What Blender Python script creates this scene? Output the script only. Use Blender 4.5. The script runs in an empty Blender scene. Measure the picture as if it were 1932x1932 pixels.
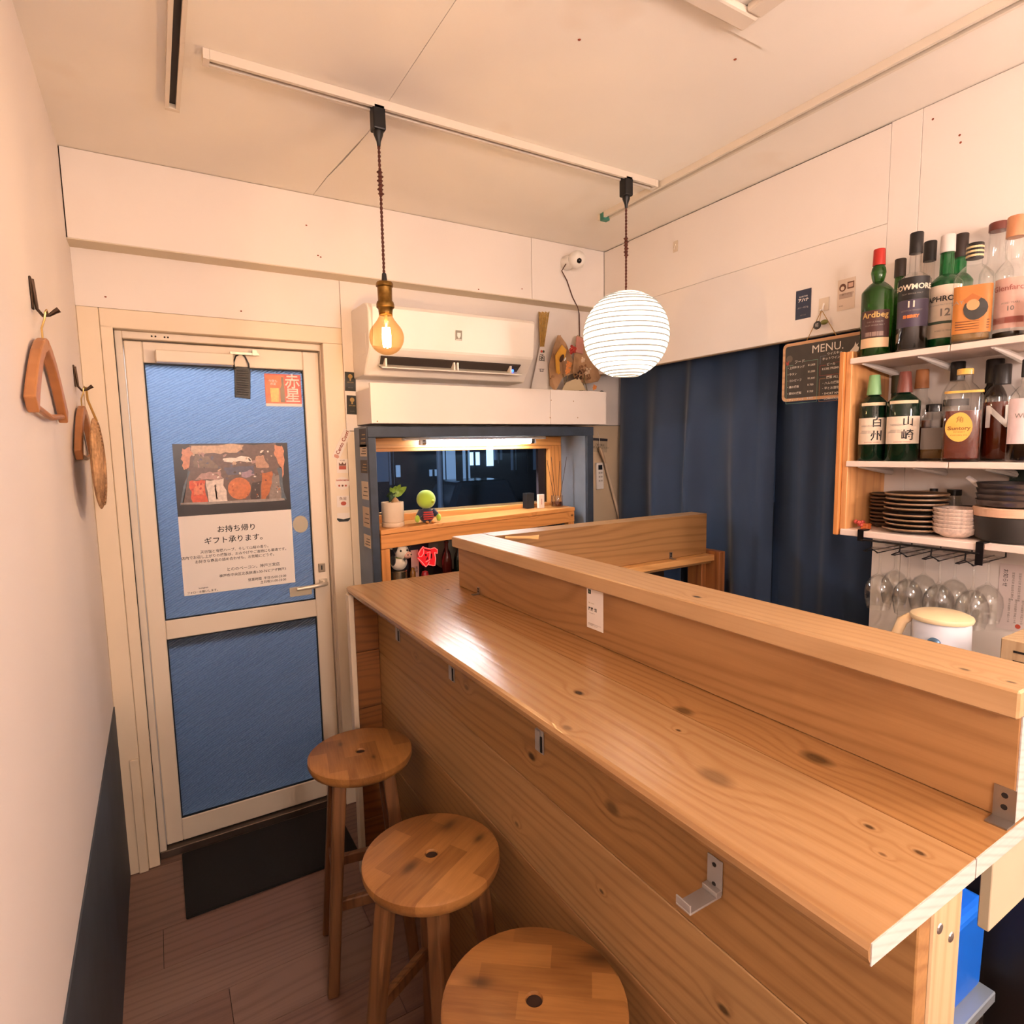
import bpy, bmesh, math, random
from mathutils import Vector, Matrix
random.seed(7)
PI = math.pi
S = bpy.context.scene
COL = S.collection

# ------------------------------------------------------------------ camera
CAM_H = 1.47
F_PX, YAW, PITCH, ROLL = 1119.1, math.radians(30.88), math.radians(-6.17), math.radians(-1.11)
fw = Vector((math.sin(YAW)*math.cos(PITCH), math.cos(YAW)*math.cos(PITCH), math.sin(PITCH)))
rt = Vector((math.cos(YAW), -math.sin(YAW), 0))
up = rt.cross(fw)
RT = rt*math.cos(ROLL) + up*math.sin(ROLL)
UP = -rt*math.sin(ROLL) + up*math.cos(ROLL)
cam_d = bpy.data.cameras.new('camera')
cam_d.sensor_width = 36; cam_d.lens = F_PX/1932*36; cam_d.clip_start = .02
cam = bpy.data.objects.new('camera', cam_d); COL.objects.link(cam)
cam.matrix_world = Matrix(((RT.x, UP.x, -fw.x, 0), (RT.y, UP.y, -fw.y, 0), (RT.z, UP.z, -fw.z, CAM_H), (0, 0, 0, 1)))
S.camera = cam

def at(u, v, x=None, y=None, z=None):
    """the point of the room on plane x=, y= or z= that the photograph shows at (u, v)"""
    d = RT*((u-966)/F_PX) + UP*(-(v-966)/F_PX) + fw
    if x is not None: k = x/d.x
    elif y is not None: k = y/d.y
    else: k = (z-CAM_H)/d.z
    p = d*k; p.z += CAM_H
    return p

# ------------------------------------------------------------------ world, exposure
W = bpy.data.worlds.new('night'); S.world = W; W.use_nodes = True
W.node_tree.nodes['Background'].inputs[0].default_value = (.010, .014, .024, 1)
W.node_tree.nodes['Background'].inputs[1].default_value = 1.0
S.view_settings.view_transform = 'Standard'; S.view_settings.look = 'None'
S.view_settings.gamma = 1; S.view_settings.use_curve_mapping = False
S.view_settings.exposure = 0.72
LANTERN, BULB, TUBE, REAR_FILL = 1.45, 440.0, 48.0, 47.0      # radiance of the lamps and the added rear fill globes (built below)
S.cycles.max_bounces = 8; S.cycles.diffuse_bounces = 4; S.cycles.glossy_bounces = 3
S.cycles.transmission_bounces = 8; S.cycles.transparent_max_bounces = 12
S.cycles.caustics_reflective = False; S.cycles.caustics_refractive = False
S.cycles.sample_clamp_indirect = 5
S.cycles.use_adaptive_sampling = True; S.cycles.adaptive_threshold = .10; S.cycles.adaptive_min_samples = 16

# ------------------------------------------------------------------ materials
def lin(h):
    if isinstance(h, str):
        c = [int(h[i:i+2], 16)/255 for i in (0, 2, 4)]
        return tuple(x/12.92 if x <= .04045 else ((x+.055)/1.055)**2.4 for x in c)+(1,)
    return tuple(h)+(1,) if len(h) == 3 else tuple(h)
MATS = {}
def new(name):
    m = bpy.data.materials.new(name); m.use_nodes = True
    nt = m.node_tree; b = nt.nodes['Principled BSDF']; MATS[name] = m
    return m, nt, b
def mat(name, col, rough=.5, metal=0, var=0.0, vscale=8, bump=0, bscale=60, emit=0, ecol=None, coat=0, sheen=0, trans=0, ior=1.45, spec=None, alpha=None):
    if name in MATS: return MATS[name]
    m, nt, b = new(name)
    c = lin(col)
    b.inputs['Base Color'].default_value = c; b.inputs['Roughness'].default_value = rough; b.inputs['Metallic'].default_value = metal
    b.inputs['IOR'].default_value = ior
    if coat: b.inputs['Coat Weight'].default_value = coat; b.inputs['Coat Roughness'].default_value = .08
    if sheen: b.inputs['Sheen Weight'].default_value = sheen
    if trans: b.inputs['Transmission Weight'].default_value = trans
    if spec is not None: b.inputs['Specular IOR Level'].default_value = spec
    if emit: b.inputs['Emission Color'].default_value = lin(ecol or col); b.inputs['Emission Strength'].default_value = emit
    if var or bump:
        tc = nt.nodes.new('ShaderNodeTexCoord')
    if var:
        n = nt.nodes.new('ShaderNodeTexNoise'); n.inputs['Scale'].default_value = vscale; n.inputs['Detail'].default_value = 2
        nt.links.new(tc.outputs['Object'], n.inputs['Vector'])
        r = nt.nodes.new('ShaderNodeValToRGB')
        r.color_ramp.elements[0].position = .3; r.color_ramp.elements[1].position = .7
        r.color_ramp.elements[0].color = tuple(x*(1-var) for x in c[:3])+(1,)
        r.color_ramp.elements[1].color = tuple(min(1, x*(1+var)) for x in c[:3])+(1,)
        nt.links.new(n.outputs['Fac'], r.inputs['Fac']); nt.links.new(r.outputs['Color'], b.inputs['Base Color'])
    if bump:
        n = nt.nodes.new('ShaderNodeTexNoise'); n.inputs['Scale'].default_value = bscale; n.inputs['Detail'].default_value = 2
        nt.links.new(tc.outputs['Object'], n.inputs['Vector'])
        bp = nt.nodes.new('ShaderNodeBump'); bp.inputs['Strength'].default_value = bump; bp.inputs['Distance'].default_value = .003
        nt.links.new(n.outputs['Fac'], bp.inputs['Height']); nt.links.new(bp.outputs['Normal'], b.inputs['Normal'])
    return m
def mth(nt, op, a, b=None, c=None):
    n = nt.nodes.new('ShaderNodeMath'); n.operation = op
    for i, v in enumerate((a, b, c)):
        if v is None: continue
        if isinstance(v, (int, float)): n.inputs[i].default_value = v
        else: nt.links.new(v, n.inputs[i])
    return n.outputs[0]
def vmt(nt, op, a, b=None):
    n = nt.nodes.new('ShaderNodeVectorMath'); n.operation = op
    for i, v in enumerate((a, b)):
        if v is None: continue
        if isinstance(v, (tuple, list, Vector)): n.inputs[i].default_value = tuple(v)
        else: nt.links.new(v, n.inputs[i])
    return n.outputs['Value'] if op in ('LENGTH', 'DOT_PRODUCT') else n.outputs[0]
def noise(nt, vec, scale, detail=2, rough=.5):
    n = nt.nodes.new('ShaderNodeTexNoise'); n.inputs['Scale'].default_value = scale
    n.inputs['Detail'].default_value = detail; n.inputs['Roughness'].default_value = rough
    nt.links.new(vec, n.inputs['Vector']); return n.outputs['Fac']
def mixc(nt, fac, a, b):
    n = nt.nodes.new('ShaderNodeMix'); n.data_type = 'RGBA'
    nt.links.new(fac, n.inputs[0])
    for s, v in ((n.inputs[6], a), (n.inputs[7], b)):
        if isinstance(v, tuple): s.default_value = v
        else: nt.links.new(v, s)
    return n.outputs[2]
def wood(name, axis, light, dark, freq=70, amp=9, contrast=.55, rough=.42, knots=(), off=(0, 0, 0), cross=None, coat=0, bump=.12):
    """flat-sawn timber: late-wood lines that flow round the listed knots, fine fibre, low tint drift"""
    if name in MATS: return MATS[name]
    m, nt, b = new(name)
    tc = nt.nodes.new('ShaderNodeTexCoord'); p = tc.outputs['Object']
    po = vmt(nt, 'ADD', p, off)
    if cross is None:
        cross = [1., 1., 1.]; cross[axis] = .02
    n1 = mth(nt, 'SUBTRACT', noise(nt, vmt(nt, 'MULTIPLY', po, [.16 if i == axis else 1. for i in range(3)]), 6.0, 1.5), .5)
    ph = mth(nt, 'ADD', mth(nt, 'MULTIPLY', vmt(nt, 'DOT_PRODUCT', po, cross), freq*4.2), mth(nt, 'MULTIPLY', n1, amp*7.0))
    kmask = None
    for k in knots:
        kx, ky, kz, r = k[:4]; dk = k[4] if len(k) > 4 else 1
        d = vmt(nt, 'SUBTRACT', p, (kx, ky, kz))
        sc = [.62 if i == axis else 1. for i in range(3)]
        L = mth(nt, 'DIVIDE', vmt(nt, 'LENGTH', vmt(nt, 'MULTIPLY', d, sc)), r*.62)
        e = mth(nt, 'EXPONENT', mth(nt, 'MULTIPLY', mth(nt, 'MULTIPLY', L, L), -.12))
        ph = mth(nt, 'ADD', ph, mth(nt, 'MULTIPLY', e, 9.0))
        km = mth(nt, 'MULTIPLY', mth(nt, 'MINIMUM', mth(nt, 'MAXIMUM', mth(nt, 'SUBTRACT', 1.35, L), 0.0), .8), dk)
        kmask = km if kmask is None else mth(nt, 'MAXIMUM', kmask, km)
    ring = mth(nt, 'POWER', mth(nt, 'ADD', mth(nt, 'MULTIPLY', mth(nt, 'SINE', ph), .5), .5), 3.0)
    fs = [90., 90., 90.]; fs[axis] = 2.5
    fib = noise(nt, vmt(nt, 'MULTIPLY', po, fs), 2.0, 2, .6)
    fac = mth(nt, 'ADD', mth(nt, 'MULTIPLY', ring, contrast), mth(nt, 'MULTIPLY', mth(nt, 'SUBTRACT', fib, .40), .6))
    fac = mth(nt, 'ADD', fac, mth(nt, 'MULTIPLY', n1, .9))
    n = nt.nodes.new('ShaderNodeClamp'); nt.links.new(fac, n.inputs[0]); fac = n.outputs[0]
    c = mixc(nt, fac, lin(light), lin(dark))
    if kmask is not None: c = mixc(nt, kmask, c, lin('33200f'))
    nt.links.new(c, b.inputs['Base Color'])
    b.inputs['Roughness'].default_value = rough
    bp = nt.nodes.new('ShaderNodeBump'); bp.inputs['Strength'].default_value = bump; bp.inputs['Distance'].default_value = .0012
    bp.invert = True
    nt.links.new(mth(nt, 'ADD', ring, fib), bp.inputs['Height']); nt.links.new(bp.outputs['Normal'], b.inputs['Normal'])
    return m

# ------------------------------------------------------------------ mesh builder
class MB:
    def __init__(s): s.v = []; s.f = []
    def add(s, vs, fs):
        o = len(s.v); s.v += [Vector(a) for a in vs]; s.f += [tuple(i+o for i in f) for f in fs]; return s
    def box(s, x0, x1, y0, y1, z0, z1, M=None):
        vs = [Vector((x, y, z)) for z in (z0, z1) for y in (y0, y1) for x in (x0, x1)]
        if M: vs = [M@a for a in vs]
        return s.add(vs, [(0, 2, 3, 1), (4, 5, 7, 6), (0, 1, 5, 4), (2, 6, 7, 3), (0, 4, 6, 2), (1, 3, 7, 5)])
    def hexa(s, lo, hi):          # two 4-point loops
        return s.add(list(lo)+list(hi), [(3, 2, 1, 0), (4, 5, 6, 7)]+[(i, (i+1) % 4, 4+(i+1) % 4, 4+i) for i in range(4)])
    def prism(s, pts, M, d):      # 2-D outline extruded by d along local z
        n = len(pts)
        vs = [M@Vector((a, b, 0)) for a, b in pts]+[M@Vector((a, b, d)) for a, b in pts]
        return s.add(vs, [tuple(range(n-1, -1, -1)), tuple(range(n, 2*n))]+[(i, (i+1) % n, n+(i+1) % n, n+i) for i in range(n)])
    def tube(s, pts, r, n=8, cap=True, flat=1.0):
        pts = [Vector(p) for p in pts]; R = r if isinstance(r, (list, tuple)) else [r]*len(pts)
        base = len(s.v); prev = None
        for i, p in enumerate(pts):
            t = (pts[min(i+1, len(pts)-1)]-pts[max(i-1, 0)])
            t = t.normalized() if t.length > 1e-9 else Vector((0, 0, 1))
            if prev is None:
                a = t.orthogonal().normalized()
            else:
                a = (prev-t*prev.dot(t)); a = a.normalized() if a.length > 1e-6 else t.orthogonal().normalized()
            prev = a; bb = t.cross(a)
            for k in range(n):
                w = 2*PI*k/n; s.v.append(p+a*(math.cos(w)*R[i])+bb*(math.sin(w)*R[i]*flat))
        for i in range(len(pts)-1):
            for k in range(n):
                a0 = base+i*n+k; a1 = base+i*n+(k+1) % n
                s.f.append((a0, a1, a1+n, a0+n))
        if cap:
            s.f.append(tuple(base+k for k in range(n-1, -1, -1))); e = base+(len(pts)-1)*n
            s.f.append(tuple(e+k for k in range(n)))
        return s
    def lathe(s, prof, c=(0, 0, 0), n=24, sq=0, phi=0, M=None, close=False):
        c = Vector(c); base = len(s.v); rows = []
        for (r, z) in prof:
            row = []
            if r < 1e-6:
                s.v.append(c+Vector((0, 0, z))); row = [len(s.v)-1]
            else:
                for k in range(n):
                    w = 2*PI*k/n; rr = r*sqf(w, sq)
                    row.append(len(s.v)); s.v.append(c+Vector((rr*math.cos(w+phi), rr*math.sin(w+phi), z)))
            rows.append(row)
        pr = list(zip(rows, rows[1:]))
        if close: pr.append((rows[-1], rows[0]))
        for A, B in pr:
            for k in range(n):
                k2 = (k+1) % n
                if len(A) == 1 and len(B) == 1: continue
                if len(A) == 1: s.f.append((A[0], B[k2], B[k]))
                elif len(B) == 1: s.f.append((A[k], A[k2], B[0]))
                else: s.f.append((A[k], A[k2], B[k2], B[k]))
        if M:
            for i in range(base, len(s.v)): s.v[i] = M@s.v[i]
        return s
    def ball(s, c, r, n=16, m=10, sc=(1, 1, 1), M=None):
        base = len(s.v)
        s.lathe([(max(0, r*math.sin(PI*i/m)) if 0 < i < m else 0, -r*math.cos(PI*i/m)) for i in range(m+1)], (0, 0, 0), n)
        c = Vector(c)
        for i in range(base, len(s.v)):
            a = s.v[i]; a = Vector((a.x*sc[0], a.y*sc[1], a.z*sc[2]))
            s.v[i] = (M.to_3x3()@a if M else a)+c
        return s
    def patch(s, r, phi, half, z0, z1, c=(0, 0, 0), n=10, sq=0, sphi=0, th=.0004):     # label wrapped on a bottle
        c = Vector(c); vs = []; fs = []
        for k in range(n+1):
            w = phi-half+2*half*k/n; rr = (r+th)*sqf(w-sphi, sq)
            for z in (z0, z1): vs.append(c+Vector((rr*math.cos(w), rr*math.sin(w), z)))
        for k in range(n): fs.append((2*k, 2*k+2, 2*k+3, 2*k+1))
        return s.add(vs, fs)
    def build(s, name, material, parent=None, smooth=False, bevel=0, loc=None, label=None, seg=1):
        me = bpy.data.meshes.new(name)
        o0 = Vector(loc) if loc is not None else (Vector(parent.get('_o', (0, 0, 0))) if parent else Vector((0, 0, 0)))
        bm = bmesh.new(); vv = [bm.verts.new(a-o0) for a in s.v]
        for f in s.f:
            try: bm.faces.new([vv[i] for i in f])
            except ValueError: pass
        bmesh.ops.recalc_face_normals(bm, faces=bm.faces)
        if bevel: bmesh.ops.bevel(bm, geom=list(bm.edges), offset=bevel, segments=seg, affect='EDGES', profile=.5, clamp_overlap=True)
        bm.to_mesh(me); bm.free()
        if smooth:
            for p in me.polygons: p.use_smooth = True
            me.set_sharp_from_angle(angle=math.radians(42))
        if material: me.materials.append(material)
        o = bpy.data.objects.new(name, me); COL.objects.link(o)
        if parent: o.parent = parent
        if loc is not None and not parent: o.location = loc
        o['_o'] = tuple(o0)
        if label: o['label'] = label
        return o
def sqf(w, p):
    if not p: return 1.
    return (abs(math.cos(w))**p+abs(math.sin(w))**p)**(-1./p)
def thing(name, label, cat, loc=(0, 0, 0), group=None, kind=None):
    o = bpy.data.objects.new(name, None); COL.objects.link(o); o.location = loc; o['_o'] = tuple(loc); o.empty_display_size = .05
    if label: o['label'] = label
    if cat: o['category'] = cat
    if group: o['group'] = group
    if kind: o['kind'] = kind
    return o
def tag(o, label, cat, group=None):
    o['label'] = label; o['category'] = cat
    if group: o['group'] = group
    return o
def struct(o, label=None):
    o['kind'] = 'structure'
    if label: o['label'] = label
    return o
def copy_tree(o, parent=None):
    c = o.copy(); COL.objects.link(c)
    if parent: c.parent = parent
    for ch in list(o.children): copy_tree(ch, c)
    return c
# planes for writing and flat prints: local x = reading direction, y = up, z = towards the viewer
def on_back(x, y, z, rot=0): return Matrix.Translation((x, y, z))@Matrix(((1, 0, 0, 0), (0, 0, -1, 0), (0, 1, 0, 0), (0, 0, 0, 1)))@Matrix.Rotation(rot, 4, 'Z')
def on_right(x, y, z, rot=0): return Matrix.Translation((x, y, z))@Matrix(((0, 0, -1, 0), (-1, 0, 0, 0), (0, 1, 0, 0), (0, 0, 0, 1)))@Matrix.Rotation(rot, 4, 'Z')
TEXTS = []
def text(s, size, M, material, parent, name='lettering', align='CENTER', wrap=None, sx=1, bold=0, space=1.0):
    c = bpy.data.curves.new(name, 'FONT'); c.body = s; c.size = size; c.align_x = align; c.align_y = 'CENTER'
    c.resolution_u = 2; c.offset = bold; c.space_line = space
    o = bpy.data.objects.new(name, c); COL.objects.link(o)
    TEXTS.append((o, M, material, parent, name, wrap, sx))
def finish_texts():
    bpy.context.view_layer.update()
    dg = bpy.context.evaluated_depsgraph_get(); done = []
    for o, M, material, parent, name, wrap, sx in TEXTS:
        me = bpy.data.meshes.new_from_object(o.evaluated_get(dg)); done.append(me)
    for (o, M, material, parent, name, wrap, sx), me in zip(TEXTS, done):
        off = Vector(parent.get('_o', (0, 0, 0)))
        for v in me.vertices:
            a = Vector((v.co.x*sx, v.co.y, 0.0))
            v.co = (wrap(a.x, a.y) if wrap else M@a)-off
        me.materials.clear(); me.materials.append(material); me.name = name
        cu = o.data; bpy.data.objects.remove(o); bpy.data.curves.remove(cu)
        n = bpy.data.objects.new(name, me); COL.objects.link(n); n.parent = parent
def rect(M, x0, x1, y0, y1, lift, name, material, parent, th=.0003):
    return MB().box(x0, x1, y0, y1, lift, lift+th, M).build(name, material, parent)
def ellipse(cx, cy, rx, ry, n=18, rot=0):
    return [(cx+rx*math.cos(t)*math.cos(rot)-ry*math.sin(t)*math.sin(rot), cy+rx*math.cos(t)*math.sin(rot)+ry*math.sin(t)*math.cos(rot)) for t in [2*PI*k/n for k in range(n)]]
def flat(M, pts, lift, name, material, parent, th=.0003):
    return MB().prism(pts, M@Matrix.Translation((0, 0, lift)), th).build(name, material, parent)
def arc(c, r, a0, a1, n, ax=(1, 0, 0), ay=(0, 0, 1)):
    c = Vector(c); ax = Vector(ax); ay = Vector(ay)
    return [c+ax*(r*math.cos(a0+(a1-a0)*k/n))+ay*(r*math.sin(a0+(a1-a0)*k/n)) for k in range(n+1)]
# ================================================================== the room
XL, XR, YB, YW, ZC = -.18, 1.905, 2.285, 2.37, 2.39
YN = -1.7                                       # wall behind the photographer
def paint(name, col, var=.05, stain=.12, rough=.55):
    m, nt, b = new(name)
    tc = nt.nodes.new('ShaderNodeTexCoord'); p = tc.outputs['Object']
    s = noise(nt, p, 2.6, 2.5, .62); c = lin(col)
    c2 = mixc(nt, s, tuple(x*(1-var) for x in c[:3])+(1,), tuple(min(1, x*(1+var)) for x in c[:3])+(1,))
    if stain:
        st = mth(nt, 'MULTIPLY', mth(nt, 'MAXIMUM', mth(nt, 'SUBTRACT', s, .60), 0.0), stain*22)
        c2 = mixc(nt, st, c2, (c[0]*.78, c[1]*.62, c[2]*.45, 1))
    nt.links.new(c2, b.inputs['Base Color']); b.inputs['Roughness'].default_value = rough
    return m
M_WALL = paint('wall_paint', 'e9dfd6', .04, .03)
M_WALLL = paint('left_wall_paint', 'e6dcd6', .03, .0)
M_CEIL = paint('ceiling_paint', 'f0e8dc', .05, .12)
M_CREAM = paint('cream_paint', 'e6d3b8', .05, .14, .45)
M_CREAM2 = paint('cream_metal_paint', 'e8d8c2', .03, .04, .38)
M_TAN = paint('tan_board', 'd2bb9b', .05, .2)
M_NAVY = mat('navy_paint', '3d434b', .6, var=.12, vscale=12)
M_NAVY2 = mat('dark_blue_frame_paint', '333d4b', .55, var=.2, vscale=20, bump=.1)
M_BLUEG = mat('blue_grey_paint', '76818f', .65, var=.1, vscale=9)
M_DARK = mat('dark_gap', '1c130e', .8)
M_BLACK = mat('black_plastic', '141313', .4)
M_BLACKM = mat('black_metal', '18161a', .35, .6)
M_WHITE = mat('white_plastic', 'eee8e0', .3)
M_PAPER = mat('white_paper', 'e8dfd6', .6)
M_STEEL = mat('steel', 'a9a7a5', .28, 1)
M_BRASS = mat('aged_brass', '8d6b35', .35, 1, var=.3, vscale=60)
M_INK = mat('black_ink', '191515', .6)

# ---- floor
fl = struct(MB().box(XL-.1, 2.6, YN-.1, 2.62, -.06, -.004).build('floor', mat('floor_joint', '20140f', .8)))
def floor_mat(i):
    return wood('floor_vinyl_%d' % i, 0, ['8a6a5c', '7c5d4e', '927465'][i], ['5c4136', '523a30', '664b3f'][i], 45, 6, .35, .42, off=(i*3.1, i*1.7, 0), cross=(.02, 1, .2), bump=.05)
FM = [floor_mat(i) for i in range(3)]
bounds = [2.6]; yb = 2.364
while yb > YN: bounds.append(yb); yb -= .167
bounds.append(YN)
starts = {2: .064, 5: .072}
for r in range(len(bounds)-1):
    y1, y0 = bounds[r], bounds[r+1]
    x = starts.get(r, random.uniform(-.5, .5))
    while x > XL: x -= .915
    while x < 2.6:
        a, b_ = max(x, XL-.1), min(x+.915, 2.6)
        if b_-a > .03: MB().box(a+.0008, b_-.0008, y0+.0008, y1-.0008, -.004, 0).build('plank', FM[random.randrange(3)], fl)
        x += .915

# ---- left wall with its navy dado
wl = struct(MB().box(XL-.1, XL, YN-.1, 2.60, 0, ZC+.1).build('wall_left', M_WALLL))
MB().box(XL, XL+.0035, YN, 2.3655, 0, .62).build('dado', M_NAVY, wl)

# ---- ceiling: two boards with an open joint
ce = struct(MB().box(XL-.1, 2.2, YN-.1, 2.6, ZC+.008, ZC+.1).build('ceiling', M_DARK))
I4 = Matrix.Translation((0, 0, ZC))
MB().prism([(XL, YN), (.600, YN), (.600, 1.78), (.592, 1.86), (.578, 2.0), (.566, 2.12), (.5575, 2.29), (.5575, 2.4), (XL, 2.4)], I4, .009).build('panel', M_CEIL, ce)
MB().prism([(.6015, YN), (2.0, YN), (2.0, 2.4), (.559, 2.4), (.559, 2.29), (.569, 2.12), (.584, 2.0), (.5965, 1.86), (.6015, 1.78)], I4, .009).build('panel', M_CEIL, ce)
for (u, v, r) in ((1093, 75, .004), (1387, 112, .004)):
    c = at(u, v, z=ZC); MB().lathe([(0, -.0015), (r*.7, -.0012), (r, 0)], c, 8).build('screw_head', mat('rust', '8a3f22', .7), ce)

# ---- back wall
wb = struct(MB().box(XL, -.085, YW+.006, 2.6, 0, 2.3).box(-.085, .62, YW+.006, 2.6, 1.90, 2.3).box(.62, .722, YW+.006, 2.6, 0, 2.3)
            .box(.722, 1.728, YW+.006, 2.44, 1.522, 2.3).box(.722, 1.728, 2.46, 2.6, 1.50, 2.3).box(.722, 1.728, 2.44, 2.6, .3, 1.165).box(.722, 1.728, 2.41, 2.6, 0, .5)
            .box(1.728, 2.35, YW+.006, 2.6, 0, 2.3).build('wall_back', M_DARK))
def panel(x0, x1, z0, z1, m=M_WALL, y0=YW, y1=YW+.008, parent=wb):
    return MB().box(x0, x1, y0, y1, z0, z1).build('panel', m, parent, bevel=.0008)
panel(XL, .6595, 1.946, 2.127); panel(.661, 1.815, 1.55, 2.127); panel(1.817, 2.3, 1.575, 2.127)
panel(1.742, 2.3, 0, 1.573, M_TAN); 
panel(.661, .742, 0, 1.548, M_CREAM)
# beam across the top of the back wall
bm_ = MB().box(XL, 2.2, YB+.006, 2.6, 2.127, ZC+.02).build('beam', M_DARK, wb)
for a, b_ in ((XL+.003, 1.4915), (1.4935, XR-.001)):
    MB().box(a, b_, YB, YB+.007, 2.1275, ZC-.0015).build('panel', M_WALL, bm_, bevel=.0008)
MB().box(XL, 2.2, YB, YW+.006, 2.124, 2.127).build('soffit_board', paint('soffit_paint', 'd6c7ad', .04, .1), bm_)
for (u, v) in ((455, 587), (199, 560), (600, 482), (605, 485), (578, 425), (903, 546), (985, 545), (1310, 0)):
    if v < 1: continue
    c = at(u, v, y=YW if v > 550 else YB)
    MB().ball(c, .0035, 8, 6, (1, .3, .7)).build('screw_head', MATS.get('rust') or mat('rust', '8a3f22', .7), wb)

# ---- right wall: boards above the curtained opening, full height nearer the photographer
wr = struct(MB().box(XR+.006, XR+.03, .978, 2.6, 1.823, ZC+.02).box(XR+.006, XR+.09, YN, .975, 0, ZC+.02).build('wall_right', M_DARK))
def rpanel(y0, y1, z0, z1, m=M_WALL): return MB().box(XR, XR+.008, y0, y1, z0, z1).build('panel', m, wr, bevel=.0008)
rpanel(.995, YB-.001, 2.108, ZC-.004); rpanel(.995, 2.37, 1.82, 2.107); rpanel(.912, .994, .0, ZC-.002); rpanel(YN, .911, 0, ZC-.002)
MB().box(XR+.0085, XR+.03, .978, 2.37, 1.8185, 1.8229).build('edge_board', M_TAN, wr)
for (u, v) in ((1420, 352), (1673, 402), (1682, 425)):
    MB().ball(at(1760+(u-1420)*.2, 225+(v-352)*.6, x=XR), .003, 8, 6, (.3, 1, 1)).build('screw_head', mat('rust', '8a3f22', .7), wr)

# ---- wall behind the photographer
struct(MB().box(XL-.1, 2.1, YN-.1, YN, 0, ZC+.1).build('wall_front', M_WALL))

# ---- door casing and aluminium frame
t1 = struct(thing('trim_1', 'cream door casing with aluminium frame', None, (-.12, 2.4, 0)), 'cream wooden casing and metal frame round the blue glass door')
MB().box(XL+.0002, -.1212, YW-.004, YW+.06, 0, 1.945).build('casing_board', M_CREAM, t1, bevel=.002)
MB().box(-.1205, -.086, YW, 2.5, 0, 1.89).build('casing_board', M_CREAM, t1, bevel=.002)
MB().box(-.1205, .66, YW, 2.5, 1.885, 1.9455).build('casing_board', M_CREAM, t1, bevel=.002)
MB().box(.585, .66, YW, 2.5, 0, 1.8845).build('casing_board', M_CREAM, t1, bevel=.002)
for a, b_, c, d in ((-.0855, -.064, .0, 1.884), (.582, .5849, .0, 1.884), (-.064, .5845, 1.860, 1.884)):
    MB().box(a, b_, 2.405, 2.5, c, d).build('door_frame', M_CREAM2, t1, bevel=.002)
MB().box(-.085, .585, 2.40, 2.52, 0, .028).build('threshold', mat('alu_dark', '6b5f55', .4, .8), t1, bevel=.002)
MB().box(-.15, -.1225, YW-.012, YW-.0045, 0, .42).build('worn_strip', M_CREAM, t1, bevel=.002)

# ---- the door
M_DGLASS, nt, b = new('blue_pattern_glass')
tc = nt.nodes.new('ShaderNodeTexCoord')
mp = nt.nodes.new('ShaderNodeMapping'); mp.inputs['Rotation'].default_value = (0, math.radians(40), 0); mp.inputs['Scale'].default_value = (1, 1, 1.6)
nt.links.new(tc.outputs['Object'], mp.inputs['Vector'])
w1 = nt.nodes.new('ShaderNodeTexWave'); w1.inputs['Scale'].default_value = 28; w1.inputs['Distortion'].default_value = 3.5; w1.inputs['Detail'].default_value = 2; w1.bands_direction = 'Z'
nt.links.new(mp.outputs['Vector'], w1.inputs['Vector'])
hgt = mth(nt, 'ADD', w1.outputs['Fac'], mth(nt, 'MULTIPLY', noise(nt, tc.outputs['Object'], 90, 1), 1.3))
tr = nt.nodes.new('ShaderNodeBsdfTranslucent')
tl = mixc(nt, mth(nt, 'MULTIPLY', hgt, .62), lin('98a3b0'), lin('c3cad2')); nt.links.new(tl, tr.inputs['Color'])
bp = nt.nodes.new('ShaderNodeBump'); bp.inputs['Strength'].default_value = .6; bp.inputs['Distance'].default_value = .004
nt.links.new(hgt, bp.inputs['Height']); nt.links.new(bp.outputs['Normal'], b.inputs['Normal']); nt.links.new(bp.outputs['Normal'], tr.inputs['Normal'])
b.inputs['Base Color'].default_value = lin('5b6878'); b.inputs['Roughness'].default_value = .28
mx = nt.nodes.new('ShaderNodeMixShader'); mx.inputs[0].default_value = .5
nt.links.new(tr.outputs[0], mx.inputs[1]); nt.links.new(b.outputs[0], mx.inputs[2])
nt.links.new(mx.outputs[0], nt.nodes['Material Output'].inputs['Surface'])
d1 = struct(thing('door_1', 'cream aluminium door with two blue patterned glass panes', None, (.26, 2.44, .03)), 'cream aluminium door with two blue patterned glass panes')
DY = 2.428
def dpart(n, x0, x1, z0, z1, m=M_CREAM2, y0=DY, y1=2.468, bv=.003): return MB().box(x0, x1, y0, y1, z0, z1).build(n, m, d1, bevel=bv)
dpart('stile', -.062, -.009, .032, 1.856); dpart('stile', .520, .580, .032, 1.856)
dpart('rail', -.0085, .5195, 1.785, 1.856); dpart('rail', -.0085, .5195, .805, .875); dpart('rail', -.0085, .5195, .032, .118)
M_GASK = mat('black_gasket', '15181d', .6)
for z0, z1 in ((.875, 1.785), (.118, .805)):
    dpart('pane', -.006, .517, z0+.002, z1-.002, M_DGLASS, 2.440, 2.445, 0)
    MB().box(-.0085, -.0045, DY+.004, 2.44, z0, z1).box(.5155, .5195, DY+.004, 2.44, z0, z1).box(-.0045, .5155, DY+.004, 2.44, z0, z0+.004).box(-.0045, .5155, DY+.004, 2.44, z1-.004, z1).build('gasket', M_GASK, d1)
hd = MB().box(.536, .566, DY-.012, DY, .93, .957).tube([(.553, DY-.01, .944), (.553, DY-.045, .944), (.545, DY-.05, .944), (.50, DY-.052, .941), (.44, DY-.05, .938)], [.009, .009, .009, .008, .007], 10).build('handle', mat('handle_metal', 'd8cbb8', .3, .5), d1, smooth=True)
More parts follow.
